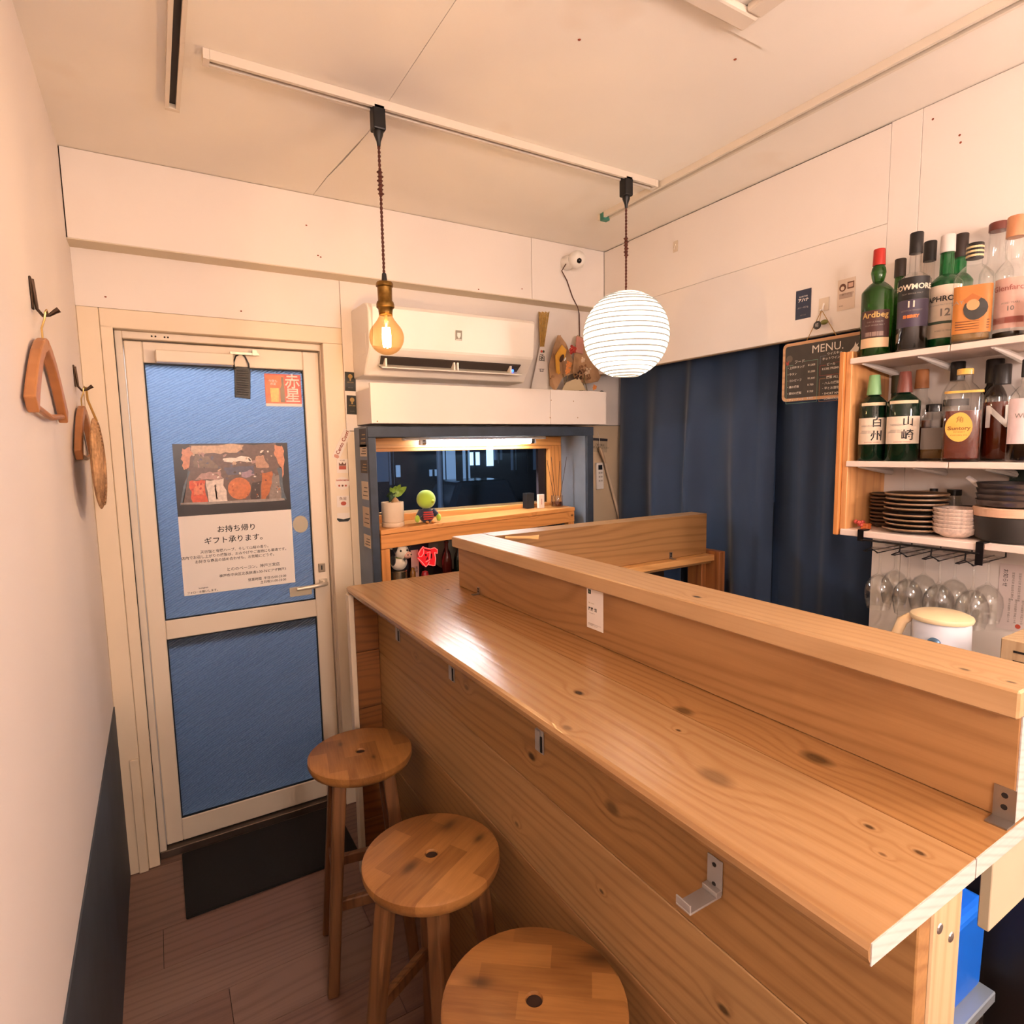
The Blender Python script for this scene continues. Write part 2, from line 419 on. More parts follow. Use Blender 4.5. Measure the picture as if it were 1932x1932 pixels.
lk = MB().box(.535, .562, DY-.006, DY, .985, 1.022).build('lock', mat('lock_metal', 'a99a86', .35, .8), d1, bevel=.004, seg=2)
MB().box(.5455, .5505, DY-.0068, DY-.0055, .995, 1.013).build('keyhole', M_BLACK, lk)
cl = MB().box(.028, .27, DY-.045, DY, 1.785, 1.826).build('door_closer', M_CREAM2, d1, bevel=.003)
MB().box(.262, .36, DY-.030, DY-.02, 1.827, 1.835).box(.336, .352, DY-.034, DY-.018, 1.826, 1.845).build('closer_arm', mat('arm_metal', 'c9bba6', .35, .6), cl)
for (x, z) in ((.022, 1.8715), (.033, 1.8715), (.06, 1.871), (.07, 1.871)):
    MB().lathe([(0, 0), (.003, 0), (.003, .002), (0, .002)], (0, 0, 0), 8, M=on_back(x, 2.4045, z)).build('screw_hole', M_DARK, t1)

# ---- the window recess: dark blue surround, timber sash, pane
t2 = struct(thing('trim_2', None, None, (1.2, 2.28, .5)), 'dark blue painted wooden surround of the window recess')
def sb(n, x0, x1, y0, y1, z0, z1, m=M_NAVY2, p=t2, bv=.002): return MB().box(x0, x1, y0, y1, z0, z1).build(n, m, p, bevel=bv)
sb('surround_board', .690, .7205, 2.195, 2.212, 0, 1.519); sb('surround_board', .690, 1.765, 2.195, 2.212, 1.5195, 1.560)
sb('surround_board', 1.727, 1.763, 2.195, 2.212, 0, 1.519)
sb('side_board', 1.7275, 1.7415, 2.2125, 2.44, 0, 1.5605, M_BLUEG); sb('side_board', .6905, .7205, 2.2125, 2.44, 0, 1.5605, M_BLUEG)
sb('top_board', .722, 1.727, 2.2125, 2.46, 1.5215, 1.534, M_NAVY2)
w1_ = struct(thing('window_1', None, None, (1.2, 2.42, 1.17)), 'low wide timber framed window looking onto the dark street')
M_SASH = wood('sash_timber', 0, 'd99652', 'a5642b', 55, 5, .4, .45, cross=(.02, .6, 1), bump=.06)
M_SASHV = wood('sash_timber_upright', 2, 'dd9a55', 'a5642b', 55, 5, .4, .45, cross=(1, .6, .02), bump=.06)
sb('head', .722, 1.727, 2.402, 2.46, 1.478, 1.521, M_SASH, w1_); sb('head_bead', .722, 1.66, 2.396, 2.4015, 1.464, 1.4775, M_SASH, w1_)
sb('stile', 1.655, 1.727, 2.402, 2.46, 1.165, 1.4775, M_SASHV, w1_); sb('stile', .722, .76, 2.402, 2.46, 1.165, 1.4775, M_SASHV, w1_)
sb('sill', .7605, 1.6545, 2.402, 2.52, 1.165, 1.2, M_SASH, w1_)
M_PANE, nt, b = new('window_pane')
g = nt.nodes.new('ShaderNodeBsdfTransparent'); g.inputs[0].default_value = (.9, .94, .97, 1)
b.inputs['Base Color'].default_value = (.02, .03, .04, 1); b.inputs['Roughness'].default_value = .04
fr = nt.nodes.new('ShaderNodeFresnel'); fr.inputs[0].default_value = 1.5
mx = nt.nodes.new('ShaderNodeMixShader'); nt.links.new(mth(nt, 'ADD', fr.outputs[0], .05), mx.inputs[0]); nt.links.new(g.outputs[0], mx.inputs[1]); nt.links.new(b.outputs[0], mx.inputs[2])
nt.links.new(mx.outputs[0], nt.nodes['Material Output'].inputs['Surface'])
MB().box(.7605, 1.6545, 2.43, 2.434, 1.2, 1.4775).build('pane', M_PANE, w1_)
MB().box(1.612, 1.652, 2.436, 2.455, 1.2, 1.47).build('outer_stile', mat('brown_paint', '5a4038', .5), w1_)

# ---- the street outside
M_ASPH = mat('asphalt', '23262c', .75, var=.3, vscale=5)
st = MB().box(-6, 14, 2.62, 16, -.12, -.10).build('street', M_ASPH); tag(struct(st), 'dark asphalt street outside the low window', 'street')
M_FAC = mat('dark_facade', '1d2028', .8)
M_LIT = mat('shop_light', 'cfe6ff', .5, emit=1.7, ecol='a8d4ff'); M_LIT3 = mat('faint_shop_light', '4a5a6e', .5, emit=.06, ecol='6f8fb8'); M_LIT2 = mat('dim_shop_light', '7f93ad', .5, emit=.4, ecol='86a8d0')
sf = thing('shopfront', 'dark shop front across the street with cold lit panes', 'building', (3.4, 7.2, -.1))
MB().box(.2, 8, 7.2, 7.4, -.1, 3.4).build('wall', M_FAC, sf)
x = 2.2
while x < 5.7:
    w_ = random.uniform(.05, .17); z0 = random.uniform(.98, 1.34); z1 = random.choice((1.75, 1.75, z0+random.uniform(.06, .3)))
    if random.random() < .8: MB().box(x, x+w_, 7.17, 7.2, z0, z1).build('window', random.choice((M_LIT, M_LIT2, M_LIT2, M_LIT3, M_LIT3)), sf)
    if random.random() < .5: MB().box(x+w_*.3, x+w_*.3+.02, 7.14, 7.168, z0-.05, z1).build('mullion', M_FAC, sf)
    x += w_+random.choice((.01, .015, .03, .05, .12))
tag(MB().tube([(2.32, 5.2, -.1), (2.32, 5.2, 3)], .03, 10).build('street_pole', mat('dark_pole', '4a5563', .6), loc=(2.32, 5.2, -.1), smooth=True), 'pale street pole seen at the left of the window', 'pole')
tag(MB().tube([(3.35, 4.8, -.1), (3.35, 4.8, 3)], .035, 10).build('street_pole', mat('pale_metal', '6f7f92', .5), loc=(3.35, 4.8, -.1), smooth=True), 'thin street pole seen near the right of the window', 'pole')
cr = thing('parked_car', 'low dark car parked across the street behind the window', 'car', (3.0, 6.0, -.1))
MB().hexa([(2.3, 5.6, .15), (3.9, 5.6, .15), (3.9, 6.6, .15), (2.3, 6.6, .15)], [(2.35, 5.65, .72), (3.85, 5.65, .72), (3.85, 6.55, .72), (2.35, 6.55, .72)]).build('car_body', mat('car_paint', '39424f', .25, .3), cr, bevel=.06, seg=2)
MB().hexa([(2.6, 5.7, .72), (3.6, 5.7, .72), (3.6, 6.5, .72), (2.6, 6.5, .72)], [(2.8, 5.8, 1.12), (3.45, 5.8, 1.12), (3.45, 6.4, 1.12), (2.8, 6.4, 1.12)]).build('car_roof', mat('car_glass', '20262f', .15), cr, bevel=.05, seg=2)
for x in (2.6, 3.6): MB().lathe([(.12, -.08), (.17, -.07), (.17, .07), (.12, .08), (0, .08)], (0, 0, 0), 16, M=on_back(x, 5.62, .12)).build('wheel', M_BLACK, cr, smooth=True)
# street lamp whose cold light comes through the door glass
sl = thing('street_lamp', 'cold street lamp outside, behind the glass door', 'lamp', (.06, 3.3, -.1))
MB().tube([(.06, 3.3, -.1), (.06, 3.3, 2.2)], .03, 8).build('pole', mat('pale_metal', '6f7f92', .5), sl, smooth=True)
MB().ball((.06, 3.3, 2.3), .12, 16, 10).build('lamp_globe', mat('street_light', 'cfe2ff', .5, emit=560, ecol='cfe0ff'), sl, smooth=True)
# ================================================================== bar counter
CZ, XF, XP, XRB, YE, YF = 1.022, .517, .726, .83, .257, 1.949
CO = Vector((.7, 1.1, 0))
ctr = thing('bar_counter', 'L-shaped pine bar counter with raised ledge and plank front', 'counter', tuple(CO))
def kn(lst, **pl):
    out = []
    for (u, v, r, *d) in lst:
        p = at(u, v, **pl)-CO; out.append((p.x, p.y, p.z, r)+tuple(d))
    return out
LT, DK = 'dc9a55', 'a8632a'
M_T1 = wood('counter_front_plank', 1, 'a78056', '835830', 62, 6, .32, .24, kn([(1092, 1307, .011, 1.2), (1070, 1373, .010, .6), (1350, 1466, .026, .55), (1640, 1560, .006, 1.1), (1735, 1609, .006, 1.1), (1280, 1378, .005, 1), (1665, 1612, .004, .6)], z=CZ), cross=(1, .03, .3))
M_T2 = wood('counter_back_plank', 1, '9e7245', '764c23', 75, 6, .32, .27, kn([(1290, 1341, .018, .9), (1540, 1431, .022, 1.0), (845, 1112, .008, .8)], z=CZ), off=(.3, 4, 0), cross=(1, .02, .3))
M_R1 = wood('riser_board', 1, 'a27649', '7c522a', 40, 9, .42, .42, (), off=(0, 1.3, .2), cross=(.3, .02, 1.0))
M_CAP = wood('ledge_cap', 1, 'b69167', '966e43', 55, 7, .34, .40, kn([(1315, 1126, .009, 1.2), (1820, 1263, .006, 1), (1908, 1287, .005, 1)], z=1.187), off=(1, 2, 0), cross=(1, .03, .4))
M_ARM = wood('arm_board', 0, 'a27748', '6e4620', 52, 7, .42, .5, (), off=(.5, 0, .3), cross=(.02, .4, 1))
M_END = wood('end_grain', 0, 'bdb8b2', '9c9186', 160, 5, .35, .7, (), cross=(.3, .2, 1))  # pale end grain, its neutral tint carrying the cool light that falls there
M_POST = wood('post_timber', 2, 'bfa580', 'a07f56', 70, 5, .4, .55, (), cross=(1, .6, .02))
def cpart(n, x0, x1, y0, y1, z0, z1, m, bv=.002, p=ctr): return MB().box(x0, x1, y0, y1, z0, z1).build(n, m, p, bevel=bv)
# top planks (front edge rounded over, near end sawn)
def plank_top(x0, x1, y0, y1, round_front, m, name='top_plank'):
    pts = [(x1, CZ-.024), (x1, CZ)]
    if round_front: pts += [(x0+.010, CZ), (x0+.004, CZ-.002), (x0, CZ-.007), (x0+.001, CZ-.016), (x0+.006, CZ-.024)]
    else: pts += [(x0, CZ), (x0, CZ-.024)]
    mm = Matrix(((1, 0, 0, 0), (0, 0, 1, y0), (0, 1, 0, 0), (0, 0, 0, 1)))
    return MB().prism(pts, mm, y1-y0).build(name, m, ctr)
plank_top(XF, XP-.0008, YE, YF, True, M_T1); plank_top(XP+.0008, .99, YE, YF, False, M_T2)
cpart('top_plank', .992, 1.925, 1.62, YF, CZ-.024, CZ, wood('arm_top_plank', 0, 'd9a263', 'a8703a', 60, 8, .4, .42, cross=(.02, 1, .3)))
cpart('end_grain_face', XF+.004, XP-.0015, YE-.0012, YE, CZ-.0235, CZ-.001, M_END, 0); cpart('end_grain_face', XP+.001, .99, YE-.0012, YE, CZ-.0235, CZ-.0005, M_END, 0)
# plank front
fz = [.9975, .786, .603, .42, .235, .0]
fk = [kn([(862, 1245, .008), (1155, 1525, .017, .8), (1003, 1427, .012, 1.2), (785, 1240, .008, .5), (880, 1297, .010, .7)], x=.613), kn([(1135, 1682, .006), (1365, 1905, .01), (975, 1555, .008, .8)], x=.613), [], [], []]
for i in range(5):
    m = wood('front_plank_%d' % i, 1, ['a37949', 'a98254', 'a27647', 'a37a48', '9e7443'][i], ['744a26', '7f5731', '714724', '764d27', '714724'][i], 60+6*i, 7, .40, .48, fk[i], off=(0, 1.7*i, .9*i), cross=(.3, .03, 1))
    cpart('front_plank', .613, .638, YE+.002, YF-.012, fz[i+1]+.0008, fz[i]-.0008, m, .0015)
cpart('corner_post', .643, .707, YE+.002, YE+.05, 0, .9975, M_POST, .002)
cpart('corner_post', .640, .70, 1.85, 1.93, 0, .9975, M_POST, .002)
for z, y in ((.935, YE), (.915, YE)):
    pass
for (u, v) in ((1773, 1752), (1794, 1768)):
    c = at(u, v, y=YE+.002); MB().lathe([(0, .0015), (.005, .001), (.006, 0)], (0, 0, 0), 10, M=on_back(c.x, c.y, c.z)).build('screw_head', M_STEEL, ctr)
# far end panel under the overhang
for i, (a, b_) in enumerate(((.797, .9975), (.60, .796), (.40, .599), (.2, .399), (0, .199))):
    cpart('end_plank', .532, .6125, 1.925, 1.948, a+.0005, b_-.0005, wood('end_plank_%d' % i, 0, '8a5528', '5a3216', 70, 8, .45, .5, off=(i*1.1, 0, i*.7), cross=(.03, .3, 1)), .0015)
cpart('edge_board', .514, .5315, 1.918, 1.953, 0, .9975, M_CREAM, .002)
# raised ledge: front board, cap, back return
cpart('riser_board', XRB, .862, YE+.003, 1.735, CZ+.0005, 1.1525, M_R1, .0015)
cpart('ledge_cap', .812, .924, YE, 1.745, 1.153, 1.187, M_CAP, .0025)
cpart('end_grain_face', XRB+.001, .861, YE+.0015, YE+.003, CZ+.001, 1.152, M_END, 0)
cpart('ledge_arm', .9245, 1.925, 1.662, 1.745, CZ+.0005, 1.187, M_ARM, .002)
cpart('arm_apron', .93, 1.93, 1.640, 1.661, .985, CZ-.0245, M_ARM, .002)
cpart('arm_top_face', .925, 1.925, 1.662, 1.7455, 1.187, 1.1876, M_CAP, 0)
cpart('arm_leg', 1.93, 1.965, 1.60, 1.72, 0, 1.035, wood('arm_leg_timber', 2, 'a86a3a', '6e3c1c', 60, 5, .5, .55, cross=(1, .6, .02)), .002)
cpart('arm_leg', 1.90, 1.929, 1.665, 1.74, 0, .984, MATS['arm_leg_timber'], .002)
cpart('shelf_back', .95, 1.925, 1.90, 1.915, 0, .99, mat('dark_ply', '3d2a1b', .7), 0)
cpart('kitchen_side_board', at(1866, 1740, y=YE+.02).x, 1.10, YE+.02, YE+.032, at(1890, 1735, y=YE+.02).z, .9975, paint('putty_board', 'b5a78c', .06, .1), .001)
# metal angle brackets
def bracket(M, w=.018, h=.03, holes=2):
    mb = MB().box(-w/2, w/2, 0, h, 0, .0016, M).box(-w/2, w/2, 0, .0016, 0, .022, M)
    o = mb.build('angle_bracket', mat('galvanised', '9b938c', .35, .9), ctr)
    for k in range(holes):
        MB().lathe([(0, 0), (.0034, 0), (.0034, .0006), (0, .0006)], (0, 0, 0), 10, M=M@Matrix.Translation((0, h*(.4+.36*k), .0016))).build('screw_head', M_DARK, o)
bracket(on_right(XRB-.0005, at(903, 1105, x=XRB).y, CZ+.0005), .014, .022)
bracket(on_back(at(1266, 1060, y=1.66).x, 1.6615, CZ+.0005), .016, .026)
bracket(on_right(XRB-.0005, YE+.012, CZ+.0005), .022, .04)

# bag hooks under the front edge: things fixed to the plank front
M_SATIN = mat('satin_steel', 'b5b0ab', .5, .55)
def bag_hook(u, v, open_, label):
    c = at(u, v, x=.6125); t = thing('bag_hook', label, 'hook', (c.x, c.y, c.z), 'steel bag hooks along the counter front')
    M = on_right(.6122, c.y, c.z)
    MB().box(-.0125, .0125, -.024, .024, 0, .0022, M).build('plate', M_SATIN, t, bevel=.0006)
    for z in (.014, -.014): MB().lathe([(0, .0022), (.003, .0022), (.0034, .003), (0, .0034)], (0, 0, 0), 8, M=M@Matrix.Translation((0, z, 0))).build('screw_head', mat('dark_steel', '4a4744', .4, .9), t)
    if open_:
        MB().box(-.0125, .0125, -.026, -.023, .002, .062, M).box(-.0125, .0125, -.023, -.012, .0595, .062, M).box(-.0125, .0125, -.024, -.016, 0, .012, M).build('arm', M_SATIN, t, bevel=.0006)
    else:
        MB().box(-.0115, .004, -.020, .023, .0022, .006, M).build('arm', M_SATIN, t, bevel=.0006)
        MB().box(.0045, .009, -.020, .012, .0022, .0045, M).build('slot', M_BLACK, t)
bag_hook(752, 1196, 0, 'folded steel bag hook nearest the door on counter front')
bag_hook(854, 1268, 0, 'second folded steel bag hook from the door')
bag_hook(1020, 1398, 0, 'third folded steel bag hook, in the middle of the counter front')
bag_hook(1350, 1648, 1, 'open steel bag hook sticking out of the counter front')

# business card on the riser
cc = at(1123, 1150, x=XRB); Mc = on_right(XRB-.0006, cc.y, cc.z)
bc = thing('business_card', 'white name card stuck upright on the wooden riser', 'card', tuple(cc))
MB().box(-.029, .029, -.047, .047, 0, .0004, Mc).build('paper', M_PAPER, bc)
rect(Mc, -.024, -.014, .033, .043, .0005, 'emblem', mat('dark_green_ink', '1f2a24', .6), bc); rect(Mc, -.0215, -.0165, .0355, .0405, .0009, 'emblem_core', mat('grey_green_ink', '5f7a6c', .6), bc)
text('渡邉  結', .0088, Mc@Matrix.Translation((-.024, -.002, .0006)), M_INK, bc, align='LEFT', bold=.0002)
text('代表 / Owner', .0036, Mc@Matrix.Translation((-.024, .012, .0006)), mat('olive_ink', '8b7a3a', .6), bc, align='LEFT')
text('Watanabe Yui', .0034, Mc@Matrix.Translation((-.02, -.011, .0006)), mat('grey_ink', '8a7f76', .6), bc, align='LEFT')
text('神戸市中央区北長狭通3-30-76\nピアザ神戸3   TEL 078', .0034, Mc@Matrix.Translation((-.024, -.038, .0006)), mat('grey_ink', '8a7f76', .6), bc, align='LEFT')

# spatula lying on the ledge
tag(MB().tube([(.93, 1.60, 1.1905), (.99, 1.55, 1.191), (1.01, 1.53, 1.192)], [.004, .006, .010], 8, flat=.35).build('wooden_spatula', mat('pale_wood', 'dcae74', .5), loc=(.96, 1.57, 1.187), smooth=True), 'pale wooden spatula lying on the ledge corner', 'spatula')

# ================================================================== stools
SEAT_Z = .62
def make_stool(i):
    t = thing('bar_stool', None, 'stool', (0, 0, 0), 'round wooden bar stools')
    nm = 'stool_seat_%d' % i
    m, nt, b = new(nm)
    tc = nt.nodes.new('ShaderNodeTexCoord'); p = tc.outputs['Object']
    sx = nt.nodes.new('ShaderNodeSeparateXYZ'); nt.links.new(p, sx.inputs[0])
    wn = nt.nodes.new('ShaderNodeTexWhiteNoise'); wn.noise_dimensions = '2D'
    st_ = mth(nt, 'FLOOR', mth(nt, 'MULTIPLY', mth(nt, 'ADD', sx.outputs[1], 1.013+i*.017), 1/.046))
    seg = mth(nt, 'FLOOR', mth(nt, 'ADD', mth(nt, 'MULTIPLY', sx.outputs[0], 5.5), mth(nt, 'MULTIPLY', st_, .37)))
    cb = nt.nodes.new('ShaderNodeCombineXYZ'); nt.links.new(st_, cb.inputs[0]); nt.links.new(seg, cb.inputs[1]); nt.links.new(cb.outputs[0], wn.inputs['Vector'])
    fib = noise(nt, vmt(nt, 'MULTIPLY', p, (6, 110, 110)), 2, 3, .6)
    lw = noise(nt, vmt(nt, 'MULTIPLY', p, (5, 30, 30)), 2, 2)
    f = mth(nt, 'ADD', mth(nt, 'MULTIPLY', wn.outputs['Value'], .55), mth(nt, 'ADD', mth(nt, 'MULTIPLY', mth(nt, 'SUBTRACT', fib, .4), .6), mth(nt, 'MULTIPLY', mth(nt, 'SUBTRACT', lw, .5), .7)))
    kk = [[(.06, .05, .007), (-.05, -.03, .006)], [(-.055, .012, .012), (.09, -.06, .01), (.095, .025, .014)], [(.10, .085, .016), (-.09, .02, .012), (-.095, -.07, .007)]][i]
    c = mixc(nt, f, lin('a8743e'), lin('6a3e1b'))
    for (kx, ky, r) in kk:
        d = vmt(nt, 'LENGTH', vmt(nt, 'MULTIPLY', vmt(nt, 'SUBTRACT', p, (kx, ky, SEAT_Z)), (.5, 1, 0)))
        e = mth(nt, 'EXPONENT', mth(nt, 'MULTIPLY', mth(nt, 'POWER', mth(nt, 'DIVIDE', d, r), 2), -1.2))
        c = mixc(nt, mth(nt, 'MULTIPLY', e, .85), c, lin('3d2210'))
    nt.links.new(c, b.inputs['Base Color']); b.inputs['Roughness'].default_value = .42
    ml = wood('stool_leg', 2, '815532', '4f321a', 60, 5, .45, .5, cross=(1, .7, .02))
    R = .145
    seat = MB().lathe([(.014, SEAT_Z-.036), (R-.016, SEAT_Z-.036), (R-.005, SEAT_Z-.028), (R, SEAT_Z-.016), (R-.001, SEAT_Z-.004), (R-.006, SEAT_Z), (.014, SEAT_Z), (.0125, SEAT_Z-.003), (.0125, SEAT_Z-.033)], (0, 0, 0), 48, close=True).build('seat', m, t, smooth=True)
    MB().lathe([(0, SEAT_Z-.005), (.0124, SEAT_Z-.005), (.0124, SEAT_Z-.012), (0, SEAT_Z-.012)], (0, 0, 0), 16).build('hole_shade_disc', mat('hole_shade', '2c170b', .8), t)  # dark disc standing in for the shade down the seat hole
    feet = []
    for k in range(4):
        a = PI/2*k+PI/4
        top = Vector((math.cos(a)*.092, math.sin(a)*.092, SEAT_Z-.036)); ft = Vector((math.cos(a)*.160, math.sin(a)*.160, 0))
        feet.append((top, ft)); w0, w1 = .0180, .0155
        q = Matrix.Rotation(a-PI/4, 3, 'Z')
        lo = [ft+q@Vector((sx_*w1, sy_*w1, 0)) for sx_, sy_ in ((-1, -1), (1, -1), (1, 1), (-1, 1))]
        hi = [top+q@Vector((sx_*w0, sy_*w0, 0)) for sx_, sy_ in ((-1, -1), (1, -1), (1, 1), (-1, 1))]
        MB().hexa(lo, hi).build('leg', ml, t, bevel=.006, seg=2)
    for k in range(4):
        h = .24 if k % 2 else .29
        P = [feet[j][1].lerp(feet[j][0], h/(SEAT_Z-.036)) for j in (k, (k+1) % 4)]
        d = (P[1]-P[0]).normalized(); nrm = Vector((-d.y, d.x, 0))
        a0, a1 = P[0]+d*.012, P[1]-d*.012
        MB().hexa([a0-nrm*.009-Vector((0, 0, .016)), a1-nrm*.009-Vector((0, 0, .016)), a1+nrm*.009-Vector((0, 0, .016)), a0+nrm*.009-Vector((0, 0, .016))],
                  [a0-nrm*.009+Vector((0, 0, .016)), a1-nrm*.009+Vector((0, 0, .016)), a1+nrm*.009+Vector((0, 0, .016)), a0+nrm*.009+Vector((0, 0, .016))]).build('stretcher', ml, t, bevel=.003)
    return t
for i, (u, v, rz, lab) in enumerate(((680, 1416, 80, 'round wooden bar stool nearest the glass door'), (814, 1610, 28, 'round wooden bar stool between the other two, dark streak across its seat'), (1008, 1885, -38, 'round wooden bar stool nearest the photographer, cut off by the frame'))):
    c = at(u, v, z=SEAT_Z); t = make_stool(i); t['label'] = lab
    t.location = (c.x, c.y, 0); t.rotation_euler.z = math.radians(rz)

# ================================================================== ceiling tracks and pendant lamps
M_TRK = mat('track_white', 'ddd0be', .4)
def track(p0, p1, label, w=.017):
    p0, p1 = Vector(p0), Vector(p1); d = (p1-p0).normalized(); n = Vector((-d.y, d.x, 0))
    t = thing('light_track', label, 'track', tuple((p0+p1)/2), 'white ceiling light tracks')
    def seg(a, b_, lo, hi, nm, m):
        A, B = p0+n*a, p1+n*a; A2, B2 = p0+n*b_, p1+n*b_; z = Vector((0, 0, 1))
        MB().hexa([A+z*lo, B+z*lo, B2+z*lo, A2+z*lo], [A+z*hi, B+z*hi, B2+z*hi, A2+z*hi]).build(nm, m, t)
    seg(-w, -w*.45, -.022, -.0005, 'rail', M_TRK); seg(w*.45, w, -.022, -.0005, 'rail', M_TRK); seg(-w*.449, w*.449, -.010, -.0006, 'slot', mat('track_slot', '2e2621', .6))
    for q, s_ in ((p0, -1), (p1, 1)):
        A = q+d*s_*.0005; B = q+d*s_*.014
        MB().hexa([A-n*w+Vector((0, 0, -.023)), B-n*w+Vector((0, 0, -.023)), B+n*w+Vector((0, 0, -.023)), A+n*w+Vector((0, 0, -.023))], [A-n*w+Vector((0, 0, -.0005)), B-n*w+Vector((0, 0, -.0005)), B+n*w+Vector((0, 0, -.0005)), A+n*w+Vector((0, 0, -.0005))]).build('end_cap', M_TRK, t)
YT = 1.617
track((.175, YT, ZC), (1.565, YT, ZC), 'long ceiling track the two pendant lamps hang from')
track((.106, .35, ZC), (.106, 1.865, ZC), 'ceiling track near the left wall, empty')
track((1.605, -.3, ZC), (1.605, 1.93, ZC), 'ceiling track running along the curtain side, empty')
tg = at(1142, 412, z=ZC-.02)
tag(MB().box(tg.x-.018, tg.x+.014, tg.y-.012, tg.y+.012, ZC-.03, ZC-.0005).build('green_connector', mat('green_plastic', '3f7d6b', .5), loc=(tg.x, tg.y, ZC-.03), bevel=.002), 'small green connector at the far end of the track', 'connector')

M_CORD = mat('brown_cord', '5a2f22', .8)
def twist(x, y, z0, z1, r=.0022, pitch=.022):
    n = max(8, int((z1-z0)/pitch*7)); mb = MB()
    for ph in (0, PI):
        mb.tube([(x+r*math.cos(2*PI*(k/n*(z1-z0)/pitch)+ph), y+r*math.sin(2*PI*(k/n*(z1-z0)/pitch)+ph), z0+(z1-z0)*k/n) for k in range(n+1)], .0021, 5)
    return mb
def pendant_top(t, x, y, zl, zk):
    MB().box(x-.017, x+.017, y-.017, y+.017, ZC-.075, ZC-.012).build('track_adapter', M_BLACK, t, bevel=.004, seg=2)
    MB().lathe([(.013, ZC-.075), (.013, ZC-.082), (.006, ZC-.10), (.0045, ZC-.112), (0, ZC-.112)], (x, y, 0), 12).build('strain_relief', M_BLACK, t, smooth=True)
    twist(x, y, zl, ZC-.11).build('cord', M_CORD, t, smooth=True)
    mb = MB()
    for k in range(6): mb.lathe([(.0035, -.004), (.0085, 0), (.0035, .004)], (x+.001*(-1)**k, y, zk-.028+.011*k), 10, close=True)
    mb.tube([(x, y, zk-.03), (x, y, zk+.03)], .005, 8).build('cord_knot', M_CORD, t, smooth=True)
# edison bulb
bx, by = at(727, 575, y=YT).x, YT
bp_ = thing('pendant_lamp', 'bare amber globe bulb hanging on a twisted brown cord', 'lamp', (bx, by, 1.73))
zb = at(732, 637, y=YT).z
pendant_top(bp_, bx, by, zb+.155, at(717, 345, y=YT).z)
MB().lathe([(0, .175), (.006, .17), (.008, .15), (.012, .147)], (bx, by, zb), 12).build('strain_relief', M_BLACK, bp_, smooth=True)
MB().lathe([(.004, .15), (.021, .147), (.0235, .143), (.0235, .136), (.02, .133), (.0195, .098), (.023, .094), (.0245, .088), (.0245, .080), (.020, .076), (.018, .060), (0, .060)], (bx, by, zb), 24).build('socket', M_BRASS, bp_, smooth=True)
M_AMB, nt, b = new('amber_glass')
g = nt.nodes.new('ShaderNodeBsdfTransparent'); g.inputs[0].default_value = (1.0, .80, .54, 1)
b.inputs['Specular IOR Level'].default_value = .35; b.inputs['Base Color'].default_value = (.004, .002, 0, 1); b.inputs['Roughness'].default_value = .05
lw = nt.nodes.new('ShaderNodeLayerWeight'); lw.inputs[0].default_value = .25
mx = nt.nodes.new('ShaderNodeMixShader'); nt.links.new(mth(nt, 'ADD', mth(nt, 'MULTIPLY', lw.outputs['Facing'], .5), .03), mx.inputs[0]); nt.links.new(g.outputs[0], mx.inputs[1]); nt.links.new(b.outputs[0], mx.inputs[2])
nt.links.new(mx.outputs[0], nt.nodes['Material Output'].inputs['Surface'])
R = .0475
prof = [(0, -R)]+[(R*math.sin(a), -R*math.cos(a)) for a in [PI*k/16 for k in range(1, 13)]]+[(.0235, .047), (.019, .055), (.018, .070)]
MB().lathe(prof, (bx, by, zb), 32).build('bulb_glass', M_AMB, bp_, smooth=True)
M_FIL = mat('filament', 'ffb25a', .5, emit=BULB, ecol=(1, .72, .44))
fb = MB()
for k in range(6):
    a = 2*PI*k/6; x0, y0 = bx+.009*math.cos(a), by+.009*math.sin(a)
    fb.tube([(x0, y0, zb+.026), (bx+.011*math.cos(a), by+.011*math.sin(a), zb), (x0, y0, zb-.026)], .0019, 6)
fb.build('filament', M_FIL, bp_)
MB().tube([(bx, by, zb+.07), (bx, by, zb+.02), (bx, by, zb-.03)], [.006, .0018, .0012], 8).build('filament_stem', mat('stem_glass', 'd8b98a', .2), bp_, smooth=True)
# paper lantern
lc = at(1181, 632, y=YT); LR = .147
ln = thing('paper_lantern', 'round white paper lantern glowing beside the curtain', 'lamp', (lc.x, lc.y, lc.z-LR))
pendant_top(ln, lc.x, lc.y, lc.z+LR*.97, at(1178, 465, y=YT).z)
m, nt, b = new('lantern_paper')
b.inputs['Base Color'].default_value = lin('f4ead8'); b.inputs['Roughness'].default_value = .8
b.inputs['Emission Color'].default_value = (1, .88, .74, 1); b.inputs['Emission Strength'].default_value = LANTERN
nr = 20; prof = []
for k in range(nr+1):
    a0 = math.radians(17)+(PI-math.radians(34))*k/nr; prof.append((LR*math.sin(a0), -LR*math.cos(a0)))
    if k < nr:
        a1 = math.radians(17)+(PI-math.radians(34))*(k+.5)/nr; prof.append((LR*1.008*math.sin(a1), -LR*1.008*math.cos(a1)))
MB().lathe(prof, lc, 40).build('paper_shade', m, ln, smooth=True)
ribs = MB()
M_RIB = mat('lantern_rib', '2e251a', .9, emit=.33, ecol='ffe9cc')  # rib glow set in the material, standing in for light through the paper
for k in range(0, nr+1):
    a0 = math.radians(17)+(PI-math.radians(34))*k/nr+.006*math.sin(k*2.1)
    r_, z_ = LR*math.sin(a0)+.0004, lc.z-LR*math.cos(a0)
    ribs.tube([(lc.x+r_*math.cos(w), lc.y+r_*math.sin(w), z_+.0015*math.sin(w+k)) for w in [2*PI*j/40 for j in range(41)]], .0026, 4, cap=False)
ribs.build('bamboo_rib', M_RIB, ln, smooth=True)
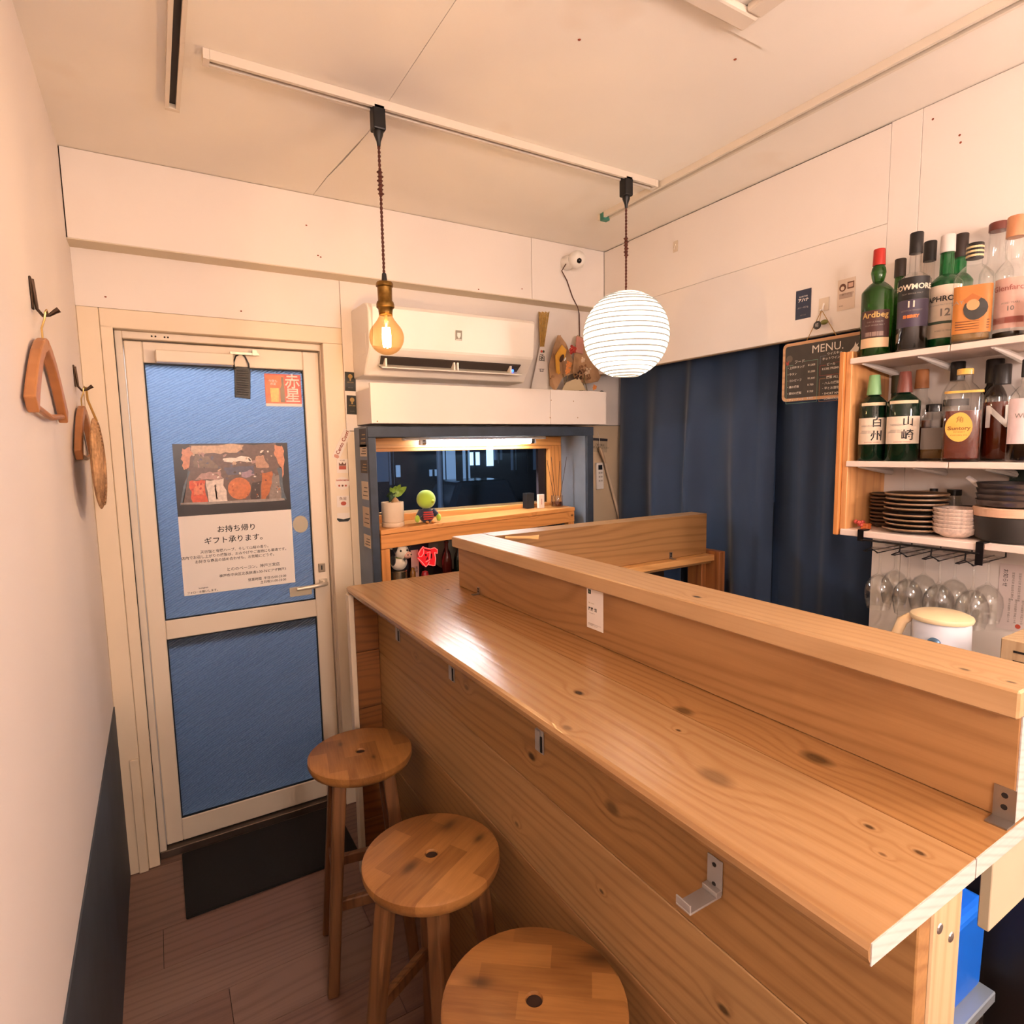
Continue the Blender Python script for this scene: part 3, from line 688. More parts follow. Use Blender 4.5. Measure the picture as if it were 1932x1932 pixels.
MB().lathe([(0, -.055), (.03, -.05), (.042, -.02), (.042, .015), (.02, .05), (.014, .07), (0, .07)], lc, 16).build('bulb', mat('warm_bulb', 'fff0d8', .5, emit=LANTERN, ecol=(1, .84, .62)), ln, smooth=True)
MB().tube([(lc.x-.05, lc.y, lc.z+LR*.955), (lc.x, lc.y, lc.z+LR*.98), (lc.x+.05, lc.y, lc.z+LR*.955)], .0013, 6).build('hanger_wire', M_STEEL, ln)
# added fill lamps, unseen behind the photographer, modelled as opal pendant globes
def globe(x, y, z, r, e, label):
    t = thing('opal_pendant', label, 'lamp', (x, y, z-r), 'opal pendants behind the photographer')
    MB().lathe([(0, ZC-.0005), (.05, ZC-.0005), (.05, ZC-.03), (0, ZC-.03)], (x, y, 0), 20).build('ceiling_rose', M_WHITE, t, smooth=True)
    MB().tube([(x, y, ZC-.03), (x, y, z+r*.98)], .003, 6).build('cord', M_CORD, t)
    MB().ball((x, y, z), r, 20, 12).build('globe', mat('opal_'+('%.2f' % e).replace('.', '_'), 'fff0dd', .4, emit=e, ecol=(1, .82, .745)), t, smooth=True)
globe(.25, -.95, 1.72, .13, REAR_FILL*1.2, 'opal pendant globe behind the photographer by the left wall')
globe(1.45, -.55, 1.78, .13, REAR_FILL*.9, 'opal pendant globe behind the photographer on the kitchen side')

# ceiling vent in its raised patch
vt = thing('ceiling_vent', 'square white ceiling vent with a sunken grille', 'vent', (1.0, .74, ZC))
vx0, vx1, vy0, vy1 = .80, 1.175, .56, .94
MB().box(vx0-.12, vx1+.115, vy0-.1, vy1+.03, ZC-.004, ZC-.0005).build('mount_board', M_CEIL, vt, bevel=.003)
for a in ((vx0, vx1, vy1-.045, vy1), (vx0, vx1, vy0, vy0+.045), (vx0, vx0+.045, vy0+.0455, vy1-.0455), (vx1-.045, vx1, vy0+.0455, vy1-.0455)):
    MB().box(*a, ZC-.022, ZC-.0045).build('frame', M_TRK, vt, bevel=.006, seg=2)
for k in range(7): MB().box(vx0+.05, vx1-.05, vy0+.055+k*.038, vy0+.075+k*.038, ZC-.012, ZC-.008).build('slat', mat('vent_slat', 'a08f7c', .5), vt)
# ================================================================== things on the back wall
# air conditioner
ac = thing('air_conditioner', 'white wall air conditioner above the window', 'air conditioner', (1.06, 2.37, 1.75))
M_AC = mat('ac_plastic', 'ece4da', .35); M_ACG = mat('ac_gloss_panel', 'efe7dd', .07, spec=.7)
ax0, ax1 = .70, 1.412
def yz(pts, x0, x1): return MB().prism(pts, Matrix(((0, 0, 1, x0), (1, 0, 0, 0), (0, 1, 0, 0), (0, 0, 0, 1))), x1-x0)
yz([(2.369, 1.752), (2.369, 2.015), (2.21, 2.013), (2.185, 2.006), (2.165, 1.992), (2.158, 1.975), (2.158, 1.845), (2.172, 1.828), (2.215, 1.782), (2.235, 1.752)], ax0, ax1).build('body', M_AC, ac, bevel=.004)
yz([(2.1575, 1.848), (2.1575, 1.980), (2.163, 1.998), (2.152, 1.998), (2.142, 1.986), (2.1425, 1.978), (2.1555, 1.850), (2.157, 1.846)], ax0+.012, ax1-.004).build('front_panel', M_ACG, ac)
MB().hexa([(.745, 2.169, 1.819), (1.352, 2.169, 1.819), (1.345, 2.205, 1.784), (.75, 2.205, 1.784)], [(.745, 2.165, 1.815), (1.352, 2.165, 1.815), (1.345, 2.2025, 1.7815), (.75, 2.2025, 1.7815)]).build('outlet', mat('ac_outlet_dark', '3a302a', .7), ac)
MB().hexa([(.742, 2.150, 1.772), (1.35, 2.150, 1.772), (1.35, 2.196, 1.788), (.742, 2.196, 1.788)], [(.742, 2.150, 1.776), (1.35, 2.150, 1.776), (1.35, 2.196, 1.792), (.742, 2.196, 1.792)]).build('louvre', mat('ac_louvre', 'd9d2c6', .35), ac)
for x in (.76, 1.04, 1.055, 1.30): MB().box(x, x+.006, 2.164, 2.19, 1.78, 1.81).build('vane', M_AC, ac)
MB().box(ax0-.0005, ax0+.0, 2.2, 2.3, 1.83, 1.9).build('side_mark', M_AC, ac)
lg = at(975, 697, y=2.168); Ml = on_back(lg.x, 2.178, lg.z)
MB().box(-.01, .008, .004, .014, 0, .004, Ml).build('sensor', M_BLACK, ac)
MB().ball((lg.x-.012, 2.182, lg.z-.004), .006, 10, 8, (1, .5, 1)).build('indicator_light', mat('blue_led', '2b5cff', .4, emit=3, ecol='3d6bff'), ac)
sc_ = at(866, 633, y=2.147); Ms = on_back(sc_.x, 2.1472, sc_.z)@Matrix.Rotation(math.radians(5.8), 4, 'X')
es = thing('energy_sticker', 'small grey sticker on the air conditioner front', 'sticker', (sc_.x, 2.1488, sc_.z))
MB().box(-.015, .013, -.019, .019, 0, .0004, Ms).build('paper', mat('grey_print', '8b8576', .5), es)
flat(Ms, [(-.008, -.002), (.0, -.013), (.007, -.002), (.007, .010), (-.008, .010)], .0006, 'emblem', M_PAPER, es); rect(Ms, -.013, .011, -.018, -.0145, .0006, 'strip', M_PAPER, es)

# boxed pelmet below the air conditioner
pm = thing('pelmet_box', 'white painted board box below the air conditioner', 'box', (1.27, 2.28, 1.57))
PZ0, PZ1, PY = 1.571, 1.722, 2.185
for a, b_ in ((.704, 1.5155), (1.517, 1.832)): MB().box(a, b_, PY, PY+.014, PZ0, PZ1).build('front_board', M_WALL, pm, bevel=.001)
MB().box(.704, .716, PY+.0145, 2.369, PZ0, PZ1-.02).build('side_board', M_WALL, pm, bevel=.001); MB().box(1.82, 1.832, PY+.0145, 2.369, PZ0, PZ1-.02).build('side_board', M_WALL, pm, bevel=.001)
MB().box(.7165, 1.8195, PY+.0145, 2.369, PZ1-.034, PZ1-.022).build('top_board', M_WALL, pm)
MB().box(.7165, 1.8195, PY+.0145, 2.369, PZ0, PZ0+.012).build('bottom_board', M_WALL, pm)
for (u, v) in ((712, 795), (1040, 755), (1082, 757), (1038, 788), (1090, 788)):
    c = at(u, v, y=PY); MB().ball(c, .0028, 8, 6, (1, .3, 1)).build('screw_head', mat('putty', 'b08d6a', .6), pm)

# fluorescent tube under the recess top
fx0, fx1 = at(803, 832, y=2.33).x, at(1000, 830, y=2.33).x
fz = at(900, 833, y=2.33).z
fl_ = thing('fluorescent_lamp', 'bright fluorescent tube under the top of the window recess', 'lamp', ((fx0+fx1)/2, 2.33, fz))
MB().box(fx0-.10, fx1+.08, 2.315, 2.345, 1.509, 1.5212).build('batten', M_WHITE, fl_, bevel=.002)
MB().tube([(fx0, 2.33, fz), (fx1, 2.33, fz)], .0125, 16).build('tube', mat('fluorescent_white', 'ffffff', .4, emit=TUBE, ecol=(.93, .97, 1)), fl_, smooth=True)
for x, s_ in ((fx0, -1), (fx1, 1)):
    MB().tube([(x, 2.33, fz), (x+s_*.018, 2.33, fz)], .0128, 14).build('end_cap', M_STEEL, fl_, smooth=True)
    MB().box(x+s_*.022-.006, x+s_*.022+.006, 2.32, 2.34, fz-.012, 1.509).build('lamp_holder', M_WHITE, fl_, bevel=.002)

# wooden shelf in the recess
ws = thing('window_shelf', 'orange pine shelf bench standing in the window recess', 'shelf', (1.2, 2.3, .0))
M_SH = wood('shelf_pine', 0, 'e09c58', 'b36d2f', 55, 7, .4, .42, [(p.x-1.2, p.y-2.3, p.z, r) for p, r in ((at(770, 1034, y=2.2), .008), (at(876, 981, y=2.22), .008), (at(1005, 972, y=2.24), .008), (at(1079, 972, y=2.25), .009), (at(828, 990, y=2.21), .006))], cross=(.02, .6, 1))
A, B = Vector((.7215, 2.185, 1.166)), Vector((1.690, 2.245, 1.186))
def slab(z0, z1, off=0, A_=A, B_=B, back=2.396):
    d = Vector((0, off, 0))
    return MB().hexa([A_+d+Vector((0, 0, z0)), B_+d+Vector((0, 0, z0)), Vector((B_.x, back, B_.z+z0)), Vector((A_.x, back, A_.z+z0))], [A_+d+Vector((0, 0, z1)), B_+d+Vector((0, 0, z1)), Vector((B_.x, back, B_.z+z1)), Vector((A_.x, back, A_.z+z1))])
slab(-.018, 0).build('top_plank', M_SH, ws, bevel=.0015)
A2, B2 = A+Vector((.001, .004, 0)), B+Vector((0, .004, 0))
MB().hexa([A2+Vector((0, 0, -.075)), B2+Vector((0, 0, -.070)), B2+Vector((0, .02, -.070)), A2+Vector((0, .02, -.075))], [A2+Vector((0, 0, -.0195)), B2+Vector((0, 0, -.0195)), B2+Vector((0, .02, -.0195)), A2+Vector((0, .02, -.0195))]).build('apron', M_SH, ws, bevel=.0015)
M_SHV = wood('shelf_leg_pine', 2, 'd9944f', 'a8632a', 55, 6, .4, .45, cross=(1, .5, .02))
MB().box(.7225, .757, 2.192, 2.225, 0, 1.09).build('leg', M_SHV, ws, bevel=.0015); MB().box(1.655, 1.689, 2.25, 2.283, 0, 1.115).build('leg', M_SHV, ws, bevel=.0015)
MB().box(.758, 1.654, 2.225, 2.396, .90, .915).build('lower_board', M_SH, ws)
MB().box(.722, 1.727, 2.398, 2.4085, .3, 1.163).build('back_board', mat('back_navy', '262c36', .7), ws)

# --- on the shelf: plant, plush bird, card stand, diffuser
def zs(x): return A.z+(B.z-A.z)*(x-A.x)/(B.x-A.x)
pc = at(741, 968, y=2.26); px, py, pz = pc.x, 2.26, zs(pc.x)+.0003
pp = thing('potted_plant', 'small green bulb plant in a pale beige pot on window shelf', 'plant', (px, py, pz))
MB().lathe([(0, .018), (.040, .018), (.0415, .020), (.044, .026), (.044, .096), (.0435, .098), (.040, .098), (.039, .086), (0, .086)], (px, py, pz), 28).build('pot', mat('beige_ceramic', 'd9c3a8', .6, var=.05), pp, smooth=True)
MB().lathe([(0, 0), (.042, 0), (.0445, .003), (.0445, .0165), (.043, .0175), (0, .0175)], (px, py, pz), 28).build('saucer', MATS['beige_ceramic'], pp, smooth=True)
MB().lathe([(0, 0), (.012, .004), (.016, .012), (.012, .022), (.004, .030), (0, .032)], (px+.010, py-.006, pz+.085), 14).build('bulb', mat('plant_bulb', 'a9835c', .7), pp, smooth=True)
M_LEAF = mat('leaf_green', '7d9c3c', .4, var=.25, vscale=30); M_LEAFD = mat('dark_leaf_green', '2d4327', .45, var=.2, vscale=30)
def leaf(base, tip, w, m, bend=.01):
    b_, t = Vector(base), Vector(tip); d = t-b_; sd = d.cross(Vector((.3, 1, .2))).normalized(); nn = sd.cross(d).normalized()
    vs = []; fs = []
    for k in range(7):
        f = k/6; c = b_+d*f+nn*(bend*math.sin(PI*f)); ww = w*math.sin(PI*min(1, f*.96+.03))**.75
        vs += [c-sd*ww, c+nn*(-.15*ww), c+sd*ww]
    for k in range(6):
        i = k*3; fs += [(i, i+1, i+4, i+3), (i+1, i+2, i+5, i+4)]
    return MB().add(vs, fs).build('leaf', m, pp, smooth=True)
b0 = Vector((px+.010, py-.006, pz+.112))
for du, dv, w, m in ((-.022, .045, .008, M_LEAF), (.0, .05, .011, M_LEAF), (.03, .03, .012, M_LEAF), (.045, .045, .012, M_LEAF), (.02, .055, .010, M_LEAF), (-.035, .02, .014, M_LEAFD), (-.03, -.004, .015, M_LEAFD), (-.012, .02, .013, M_LEAFD)):
    leaf(b0+Vector((du*.2, 0, dv*.2)), b0+Vector((du, -.012, dv)), w, m)
MB().tube([b0+Vector((0, 0, -.008)), b0+Vector((.002, 0, .02)), b0+Vector((.008, -.002, .035))], [.003, .002, .0012], 6).build('stem', M_LEAF, pp, smooth=True)

bc_ = at(802, 935, y=2.27); qx, qy, qz = bc_.x, 2.262, zs(bc_.x)+.0003
M_GP = mat('green_plush', 'a9c83f', .85, sheen=.5, bump=.15, bscale=300); M_RP = mat('red_plush', 'b5342c', .85, sheen=.4); M_NP = mat('navy_plush', '2a2c40', .85, sheen=.4); M_OP = mat('orange_plush', 'c98a4a', .8)
pb = thing('plush_bird', 'small plush bird with round lime head and red striped shirt', 'toy', (qx, qy, qz))
MB().ball((qx, qy, qz+.096), .039, 24, 16, (1, 1, 1.0)).build('head', M_GP, pb, smooth=True)
MB().lathe([(.009, 0), (.006, .008), (0, .016)], (0, 0, 0), 10, M=Matrix.Translation((qx+.014, qy-.033, qz+.09))@Matrix.Rotation(PI/2, 4, 'X')).build('beak', mat('lime_beak', 'c2d84f', .7), pb, smooth=True)
MB().ball((qx, qy, qz+.031), .032, 18, 12, (1, .85, 1.0)).build('body', M_NP, pb, smooth=True)
bb = MB()
for k in range(4):
    z_ = .018+.009*k; r_ = math.sqrt(max(0, .032**2-(z_-.031)**2))+.0012
    vs = []; 
    for j in range(9):
        w = -PI/2-.75+1.5*j/8
        for zz in (z_-.0028, z_+.0028): vs.append((qx+r_*math.cos(w), qy+r_*.85*math.sin(w), qz+zz))
    bb.add(vs, [(2*j, 2*j+2, 2*j+3, 2*j+1) for j in range(8)])
bb.build('shirt_stripe', M_RP, pb)
for s_ in (-1, 1):
    MB().tube([(qx+s_*.022, qy-.004, qz+.05), (qx+s_*.04, qy-.012, qz+.03)], [.014, .012], 10).build('sleeve', M_NP, pb, smooth=True)
    MB().ball((qx+s_*.047, qy-.016, qz+.02), .013, 12, 8, (.8, .8, 1.2)).build('wing', M_GP, pb, smooth=True)
    MB().ball((qx+s_*.012, qy-.036, qz+.006), .008, 10, 8, (.8, 1.6, .7)).build('foot', M_OP, pb, smooth=True)
cs = at(1020, 933, y=2.33); cz = zs(cs.x)+.0003
t = thing('card_stand', 'small white card box standing by the reed diffuser', 'card', (cs.x, 2.33, cz))
MB().box(cs.x-.016, cs.x+.016, 2.322, 2.338, cz, cz+.066).build('box', M_PAPER, t, bevel=.001); MB().box(cs.x-.0012, cs.x+.0012, 2.3212, 2.3218, cz+.018, cz+.045).build('printed_line', mat('red_ink', 'b0493f', .6), t)
t = tag(MB().box(cs.x-.062, cs.x-.022, 2.352, 2.392, cz, cz+.072).build('black_box', mat('black_card', '1b1d22', .6), loc=(cs.x-.04, 2.37, cz), bevel=.001), 'small black box behind the white card on window shelf', 'box')
df = at(1051, 938, y=2.31); dx, dy, dz = df.x, 2.31, zs(df.x)+.0003
M_CLR, nt, b = new('clear_thin_glass')
g = nt.nodes.new('ShaderNodeBsdfTransparent'); g.inputs[0].default_value = (.982, .985, .978, 1)
gl = nt.nodes.new('ShaderNodeBsdfGlossy'); gl.inputs['Roughness'].default_value = .06
lw = nt.nodes.new('ShaderNodeLayerWeight'); lw.inputs[0].default_value = .4
mx = nt.nodes.new('ShaderNodeMixShader'); nt.links.new(mth(nt, 'ADD', mth(nt, 'MULTIPLY', mth(nt, 'POWER', lw.outputs['Facing'], 2.2), .6), .06), mx.inputs[0]); nt.links.new(g.outputs[0], mx.inputs[1]); nt.links.new(gl.outputs[0], mx.inputs[2])
nt.links.new(mx.outputs[0], nt.nodes['Material Output'].inputs['Surface'])
M_AMBER = mat('amber_liquid', '7a3a12', .1, trans=.5)
t = thing('reed_diffuser', 'glass reed diffuser with dark sticks on window shelf', 'diffuser', (dx, dy, dz))
MB().lathe([(0, .002), (.026, .002), (.028, .004), (.028, .054), (.0272, .056), (.0272, .006), (0, .005)], (dx, dy, dz), 20).build('jar', M_CLR, t, smooth=True)
MB().lathe([(0, .0065), (.0265, .0065), (.0265, .026), (0, .026)], (dx, dy, dz), 20).build('oil', M_AMBER, t, smooth=True)
for (u, v) in ((1032, 868), (1040, 862), (1056, 870), (1069, 862)):
    tp = at(u, v, y=2.31); MB().tube([(dx, dy, dz+.006), (dx+(tp.x-dx)*.35, dy, dz+.055), tp], .0013, 5).build('reed', mat('dark_reed', '40302a', .8), t)

# --- below the shelf: plush cow on a tin, red neon, bottles, cards
kx = at(757, 1060, y=2.245).x; cy = 2.245; LB = .9153
tin = at(752, 1092, y=2.245); tz = at(752, 1076, y=2.245).z
tn = tag(MB().lathe([(0, 0), (.034, 0), (.035, .003), (.0345, .01), (.0345, tz-LB-.006), (.035, tz-LB-.002), (.033, tz-LB), (0, tz-LB-.001)], (tin.x, cy, LB), 28).build('tin_can', mat('tin', 'b9a98c', .25, .9), loc=(tin.x, cy, LB), smooth=True), 'shiny tin can under the plush cow', 'can')
M_CW = mat('white_plush', 'e9dcc8', .9, sheen=.4, bump=.15, bscale=300); M_CB = mat('black_plush', '1c1a1b', .9, sheen=.3); M_CP = mat('pink_plush', 'd9a592', .8)
cw = thing('plush_cow', 'white plush cow with black patches sitting on a tin', 'toy', (tin.x, cy, tz))
gx = tin.x+.004; cy = 2.245
def cb(dx, dy, dz, r, n, mm_, sc=(1, 1, 1), nm='body', m=None): MB().ball((gx+dx*.74, cy+dy*.74, tz+dz*.74), r*.74, n, mm_, sc).build(nm, m, cw, smooth=True)
cb(0, 0, .042, .045, 20, 14, (1.0, .9, .95), 'body', M_CW); cb(.010, -.022, .105, .040, 20, 14, (.95, .9, 1.05), 'head', M_CW); cb(.034, -.040, .086, .025, 16, 10, (1.1, .9, .8), 'muzzle', M_CP)
for s_ in (-.006, .012): cb(.036+s_, -.0625, .090, .004, 8, 6, nm='nostril', m=M_CB)
for x_, y_ in ((-.006, -.053), (.030, -.054)): cb(x_, y_, .114, .006, 8, 6, nm='eye', m=M_CB)
for x_, m in ((-.034, M_CW), (.048, M_CB)): cb(x_, -.012, .130, .016, 12, 8, (1.3, .5, .8), 'ear', m)
for x_ in (-.010, .032): MB().tube([(gx+x_*.74, cy-.018*.74, tz+.138*.74), (gx+x_*.85, cy-.018*.74, tz+.160*.74)], [.0055, .0035], 8).build('horn', M_OP, cw, smooth=True)
cb(-.036, -.012, .058, .024, 12, 8, (.6, .9, 1.2), 'patch', M_CB); cb(-.026, -.026, .122, .020, 12, 8, (.8, .7, 1), 'patch', M_CB)
MB().lathe([(.020, -.002), (.0235, 0), (.020, .0025)], (gx+.004, cy-.010, tz+.054), 20, close=True).build('collar', mat('green_ribbon', '8a9a4a', .7), cw, smooth=True)
cb(.018, -.044, .066, .007, 10, 8, nm='bell', m=mat('dark_bell', '2d3a32', .4))
cd = at(783, 1062, y=2.33); t = thing('standing_card', 'tall pale printed card behind the plush cow', 'card', (cd.x, 2.33, LB))
MB().box(cd.x-.017, cd.x+.017, 2.33, 2.333, LB, cd.z+.055).build('paper', mat('pink_paper', 'd9b8a8', .6), t)
text('新酒\n入荷', .014, on_back(cd.x-.002, 2.3292, cd.z-.03), M_INK, t)
jr = at(779, 1085, y=2.24); tag(MB().lathe([(0, 0), (.011, 0), (.012, .003), (.012, jr.z+.012-LB), (.008, jr.z+.02-LB), (.008, jr.z+.03-LB), (0, jr.z+.03-LB)], (jr.x, 2.24, LB), 16).build('small_bottle', mat('amber_glass_solid', 'a9702f', .15, trans=.4), loc=(jr.x, 2.24, LB), smooth=True), 'small amber bottle beside the plush cow', 'bottle')

# red neon emblem
ne = at(810, 1050, y=2.30); Mn = on_back(ne.x, 2.30, ne.z)
nn_ = thing('neon_sign', 'glowing red blackletter neon emblem under the window shelf', 'sign', (ne.x, 2.3, LB))
M_NEON = mat('red_neon', 'ff5a50', .5, emit=.75, ecol='ff7a6e'); M_NEONB = mat('neon_body', 'a01820', .5, emit=.42, ecol='ff2026')
K = 2.32/1119*1.04
def npx(pts): return [((u-810)*K, -(v-1050)*K) for u, v in pts]
def nsc(pts, lift, nm, m, th): return flat(Mn, npx(pts), lift, nm, m, nn_, th)
Q = lambda pts: [(690+x/9.2, 990+y/9.2) for x, y in pts]
body = Q([(985, 350), (1010, 375), (1120, 410), (1200, 395), (1260, 430), (1265, 500), (1220, 520), (1195, 490), (1205, 560), (1225, 620), (1200, 725), (1160, 735), (1075, 700), (1020, 730), (960, 690), (900, 600), (870, 545), (900, 530), (885, 470), (930, 400)])
nsc(body, 0, 'emblem_body', M_NEONB, .004)
for poly in (Q([(1000, 400), (1130, 445), (1130, 458), (1000, 418)]), Q([(1010, 500), (1040, 490), (1050, 525), (1015, 530)]), Q([(1060, 545), (1072, 590), (1020, 612), (1040, 580)]), Q([(1125, 500), (1150, 495), (1145, 590), (1120, 590)]), Q([(1055, 690), (1065, 640), (1080, 640), (1075, 690)]), Q([(930, 610), (1000, 680), (990, 690), (935, 635)])):
    nsc(poly, .0045, 'emblem_gap', mat('deep_red', '5a0f1c', .6), .0008)
def ntube(pts, nm='neon_tube'): MB().tube([Mn@Vector((a, b_, .007)) for a, b_ in npx(Q(pts))], .0016, 6).build(nm, M_NEON, nn_, smooth=True)
ntube([(990, 355), (930, 405), (890, 470), (900, 530), (940, 530), (985, 480), (990, 400)]); ntube([(1000, 375), (1120, 412), (1200, 398), (1255, 440), (1250, 505), (1195, 480)])
ntube([(870, 550), (920, 600), (1020, 725), (1060, 690), (1090, 640)]); ntube([(1195, 490), (1215, 600), (1195, 725), (1080, 695)]); ntube([(1045, 480), (1110, 460), (1100, 600), (1020, 640)])
MB().box(ne.x-.02, ne.x+.02, 2.306, 2.33, LB, ne.z-.05).build('stand', M_BLACK, nn_)
rp = at(800, 1080, y=2.27); tag(MB().lathe([(0, 0), (.016, 0), (.019, .01), (.017, rp.z-LB-.01), (.012, rp.z-LB+.006), (0, rp.z-LB+.01)], (rp.x, 2.26, LB), 14).build('red_pouch', mat('red_glaze', 'a3262c', .3), loc=(rp.x, 2.26, LB), smooth=True), 'dark red rounded jar below the neon emblem', 'jar')
for i, (u, h, m, lab) in enumerate(((836, .17, mat('dark_red_glass', '4a1512', .12), 'dark red glass bottle next to the neon emblem'), (847, .175, mat('dark_brown_glass', '1d1410', .1), 'black brown bottle second from the neon emblem'), (858, .17, mat('dark_green_glass', '16201a', .1), 'dark green bottle closest to the counter ledge'))):
    x = at(u, 1050, y=2.30).x; yy = 2.262 if i != 1 else 2.325
    tag(MB().lathe([(0, 0), (.019, 0), (.021, .003), (.021, h*.5), (.017, h*.62), (.0075, h*.75), (.0072, h*.95), (.009, h*.96), (.009, h), (0, h)], (x, yy, LB), 18).build('bottle', m, loc=(x, yy, LB), smooth=True), lab, 'bottle', 'bottles under the window shelf')
# packets under the right part of the shelf
for i, (u0, u1, c, lab, nm) in enumerate(((868, 912, '8d4a2a', 'brown packet under the window shelf', 'packet'), (915, 955, '2f3f38', 'dark green packet under the window shelf', 'packet'), (960, 990, 'a8b4bc', 'pale grey packet under the window shelf', 'packet'), (1020, 1050, '6e7a52', 'olive rounded pouch under the window shelf', 'pouch'))):
    x0, x1 = at(u0, 1000, y=2.31).x, at(u1, 1000, y=2.31).x
    tag(MB().hexa([(x0, 2.29, LB), (x1, 2.29, LB), (x1, 2.34, LB), (x0, 2.34, LB)], [(x0+.004, 2.305, 1.085+.008*(i % 2)), (x1-.004, 2.305, 1.09), (x1-.004, 2.325, 1.09), (x0+.004, 2.325, 1.085)]).build(nm, mat('packet_%d' % i, c, .5), loc=((x0+x1)/2, 2.31, LB), bevel=.006, seg=2), lab, nm)
pl = at(822, 1002, y=2.33); tag(MB().lathe([(0, 0), (.05, .002), (.10, .012), (.102, .015), (.05, .006), (0, .004)], (0, 0, 0), 32, M=Matrix.Translation((at(850, 1010, y=2.36).x, 2.386, 1.04))@Matrix.Rotation(math.radians(83), 4, 'X')).build('plate', mat('grey_green_plate', '77786a', .5), smooth=True), 'grey green plate leaning at the back below window shelf', 'plate')

# ---- security camera with its cable
sc = at(1089, 490, y=2.215); cs_ = thing('security_camera', 'white ball security camera in the ceiling corner', 'camera', (sc.x, 2.215, sc.z))
MB().ball(sc, .039, 24, 16).build('shell', M_WHITE, cs_, smooth=True)
MB().lathe([(0, 0), (.03, 0), (.032, .004), (.026, .05), (0, .05)], (0, 0, 0), 20, M=on_back(sc.x-.012, YB-.001, sc.z+.0)).build('mount', M_WHITE, cs_, smooth=True)
lv = (Vector((0, 0, CAM_H))-sc).normalized(); lp = sc+(lv+Vector((.28, 0, -.06))).normalized()*.030
MB().ball(lp, .0135, 14, 10).build('lens', mat('lens_black', '0c0d10', .08), cs_, smooth=True)
MB().tube([sc+Vector((-.04, .03, -.015)), sc+Vector((-.046, .055, -.04)), at(1070, 530, y=YB-.004), at(1080, 560, y=YB-.004), at(1090, 580, y=YB-.004), at(1093, 592, y=YW-.005), at(1094, 640, y=YW-.005), at(1092, 672, y=YW-.005)], .0025, 6).build('cable', mat('brown_cable', '55352a', .6), cs_, smooth=True)

# ---- straw charm (chimaki) with paper label
cx0 = at(1018, 650, y=2.345)
ch = thing('straw_charm', 'straw bundle charm wrapped in white paper label', 'charm', tuple(at(1020, 745, y=2.345)))
top = [at(1017+i*2.1, 588+(i % 3), y=2.342) for i in range(10)]; mid = at(1023, 652, y=2.342)
for i in range(10):
    MB().tube([top[i], mid+Vector(((i-4.5)*.0024, (i % 2)*.004-.002, 0)), at(1012+i*2.6, 742, y=2.342)], .0024, 5).build('straw', mat('dry_straw', 'b08a45', .8, var=.2, vscale=90), ch)
MB().hexa([at(1000, 742, y=2.34), at(1040, 742, y=2.34), at(1040, 742, y=2.35), at(1000, 742, y=2.35)], [at(1019, 654, y=2.332), at(1028, 654, y=2.332), at(1028, 654, y=2.35), at(1019, 654, y=2.35)]).build('paper_wrap', M_PAPER, ch)
for i, s in enumerate('函谷鉾'):
    p = at(1022-.6*i, 676+20*i, y=2.3345+.0028*i); text(s, .034, on_back(p.x, p.y-.0015, p.z), M_INK, ch, bold=.0002)
p = at(1023, 663, y=2.331); MB().lathe([(0, 0), (.006, 0), (.006, .001), (0, .001)], (0, 0, 0), 12, M=on_back(p.x-.004, p.y, p.z)).build('seal', mat('seal_red', 'c8553f', .6), ch); MB().lathe([(0, 0), (.006, 0), (.006, .001), (0, .001)], (0, 0, 0), 12, M=on_back(p.x+.007, p.y, p.z)).build('seal', mat('seal_green', '4a5a4a', .6), ch)

# ---- two dried bouquets standing on the pelmet
M_KRAFT = mat('kraft_wrap', 'b08a66', .75, var=.15, vscale=20); M_PINKW = mat('pink_wrap', 'c4877a', .7, var=.1, vscale=20)
def bouquet(name, label, base, tipc, wrap_pts, wrapm, items, stems):
    t = thing(name, label, 'flowers', tuple(base), 'dried bouquets on the pelmet box')
    for pts, m in zip(wrap_pts, wrapm):
        P = [at(u, v, y=yy) for u, v, yy in pts]; vs = P+[p+Vector((0, .003, 0)) for p in P]; n = len(P)
        MB().add(vs, [tuple(range(n)), tuple(range(2*n-1, n-1, -1))]+[(i, (i+1) % n, n+(i+1) % n, n+i) for i in range(n)]).build('wrapping', m, t)
    for (u, v, yy, r, m, kind) in items:
        c = at(u, v, y=yy)
        mb = MB()
        if kind == 'rose':
            for k in range(9):
                a = k*2.4; rr = r*(.25+.08*k)
                mb.ball(c+Vector((math.cos(a)*rr, -.4*r+.03*k*r, math.sin(a)*rr)), r*.42, 8, 6, (1, .55, 1))
        elif kind == 'petal':
            mb.ball(c, r, 12, 8, (.55, .35, 1.2), M=Matrix.Rotation(.5, 4, 'Y'))
        else:
            for k in range(14):
                mb.ball(c+Vector((random.uniform(-r, r), random.uniform(-r, r)*.5, random.uniform(-r, r))), r*.3, 6, 5)
        mb.build('flower', m, t, smooth=True)
    for (u, v, u2, v2, yy) in stems:
        MB().tube([at(u, v, y=yy), at((u+u2)/2+1, (v+v2)/2, y=yy), at(u2, v2, y=yy)], .002, 5).build('stem', mat('dry_stem', '6b5a35', .8), t)
    return t
zt = PZ1-.0215
MO, MY, MR, MBR, MCR, MDK = mat('orange_petal', 'd98a4a', .7), mat('yellow_petal', 'dba23c', .7), mat('red_petal', 'a83226', .6), mat('brown_petal', '8a6245', .8), mat('cream_petal', 'd9bda0', .8), mat('dark_petal', '4a3024', .8)
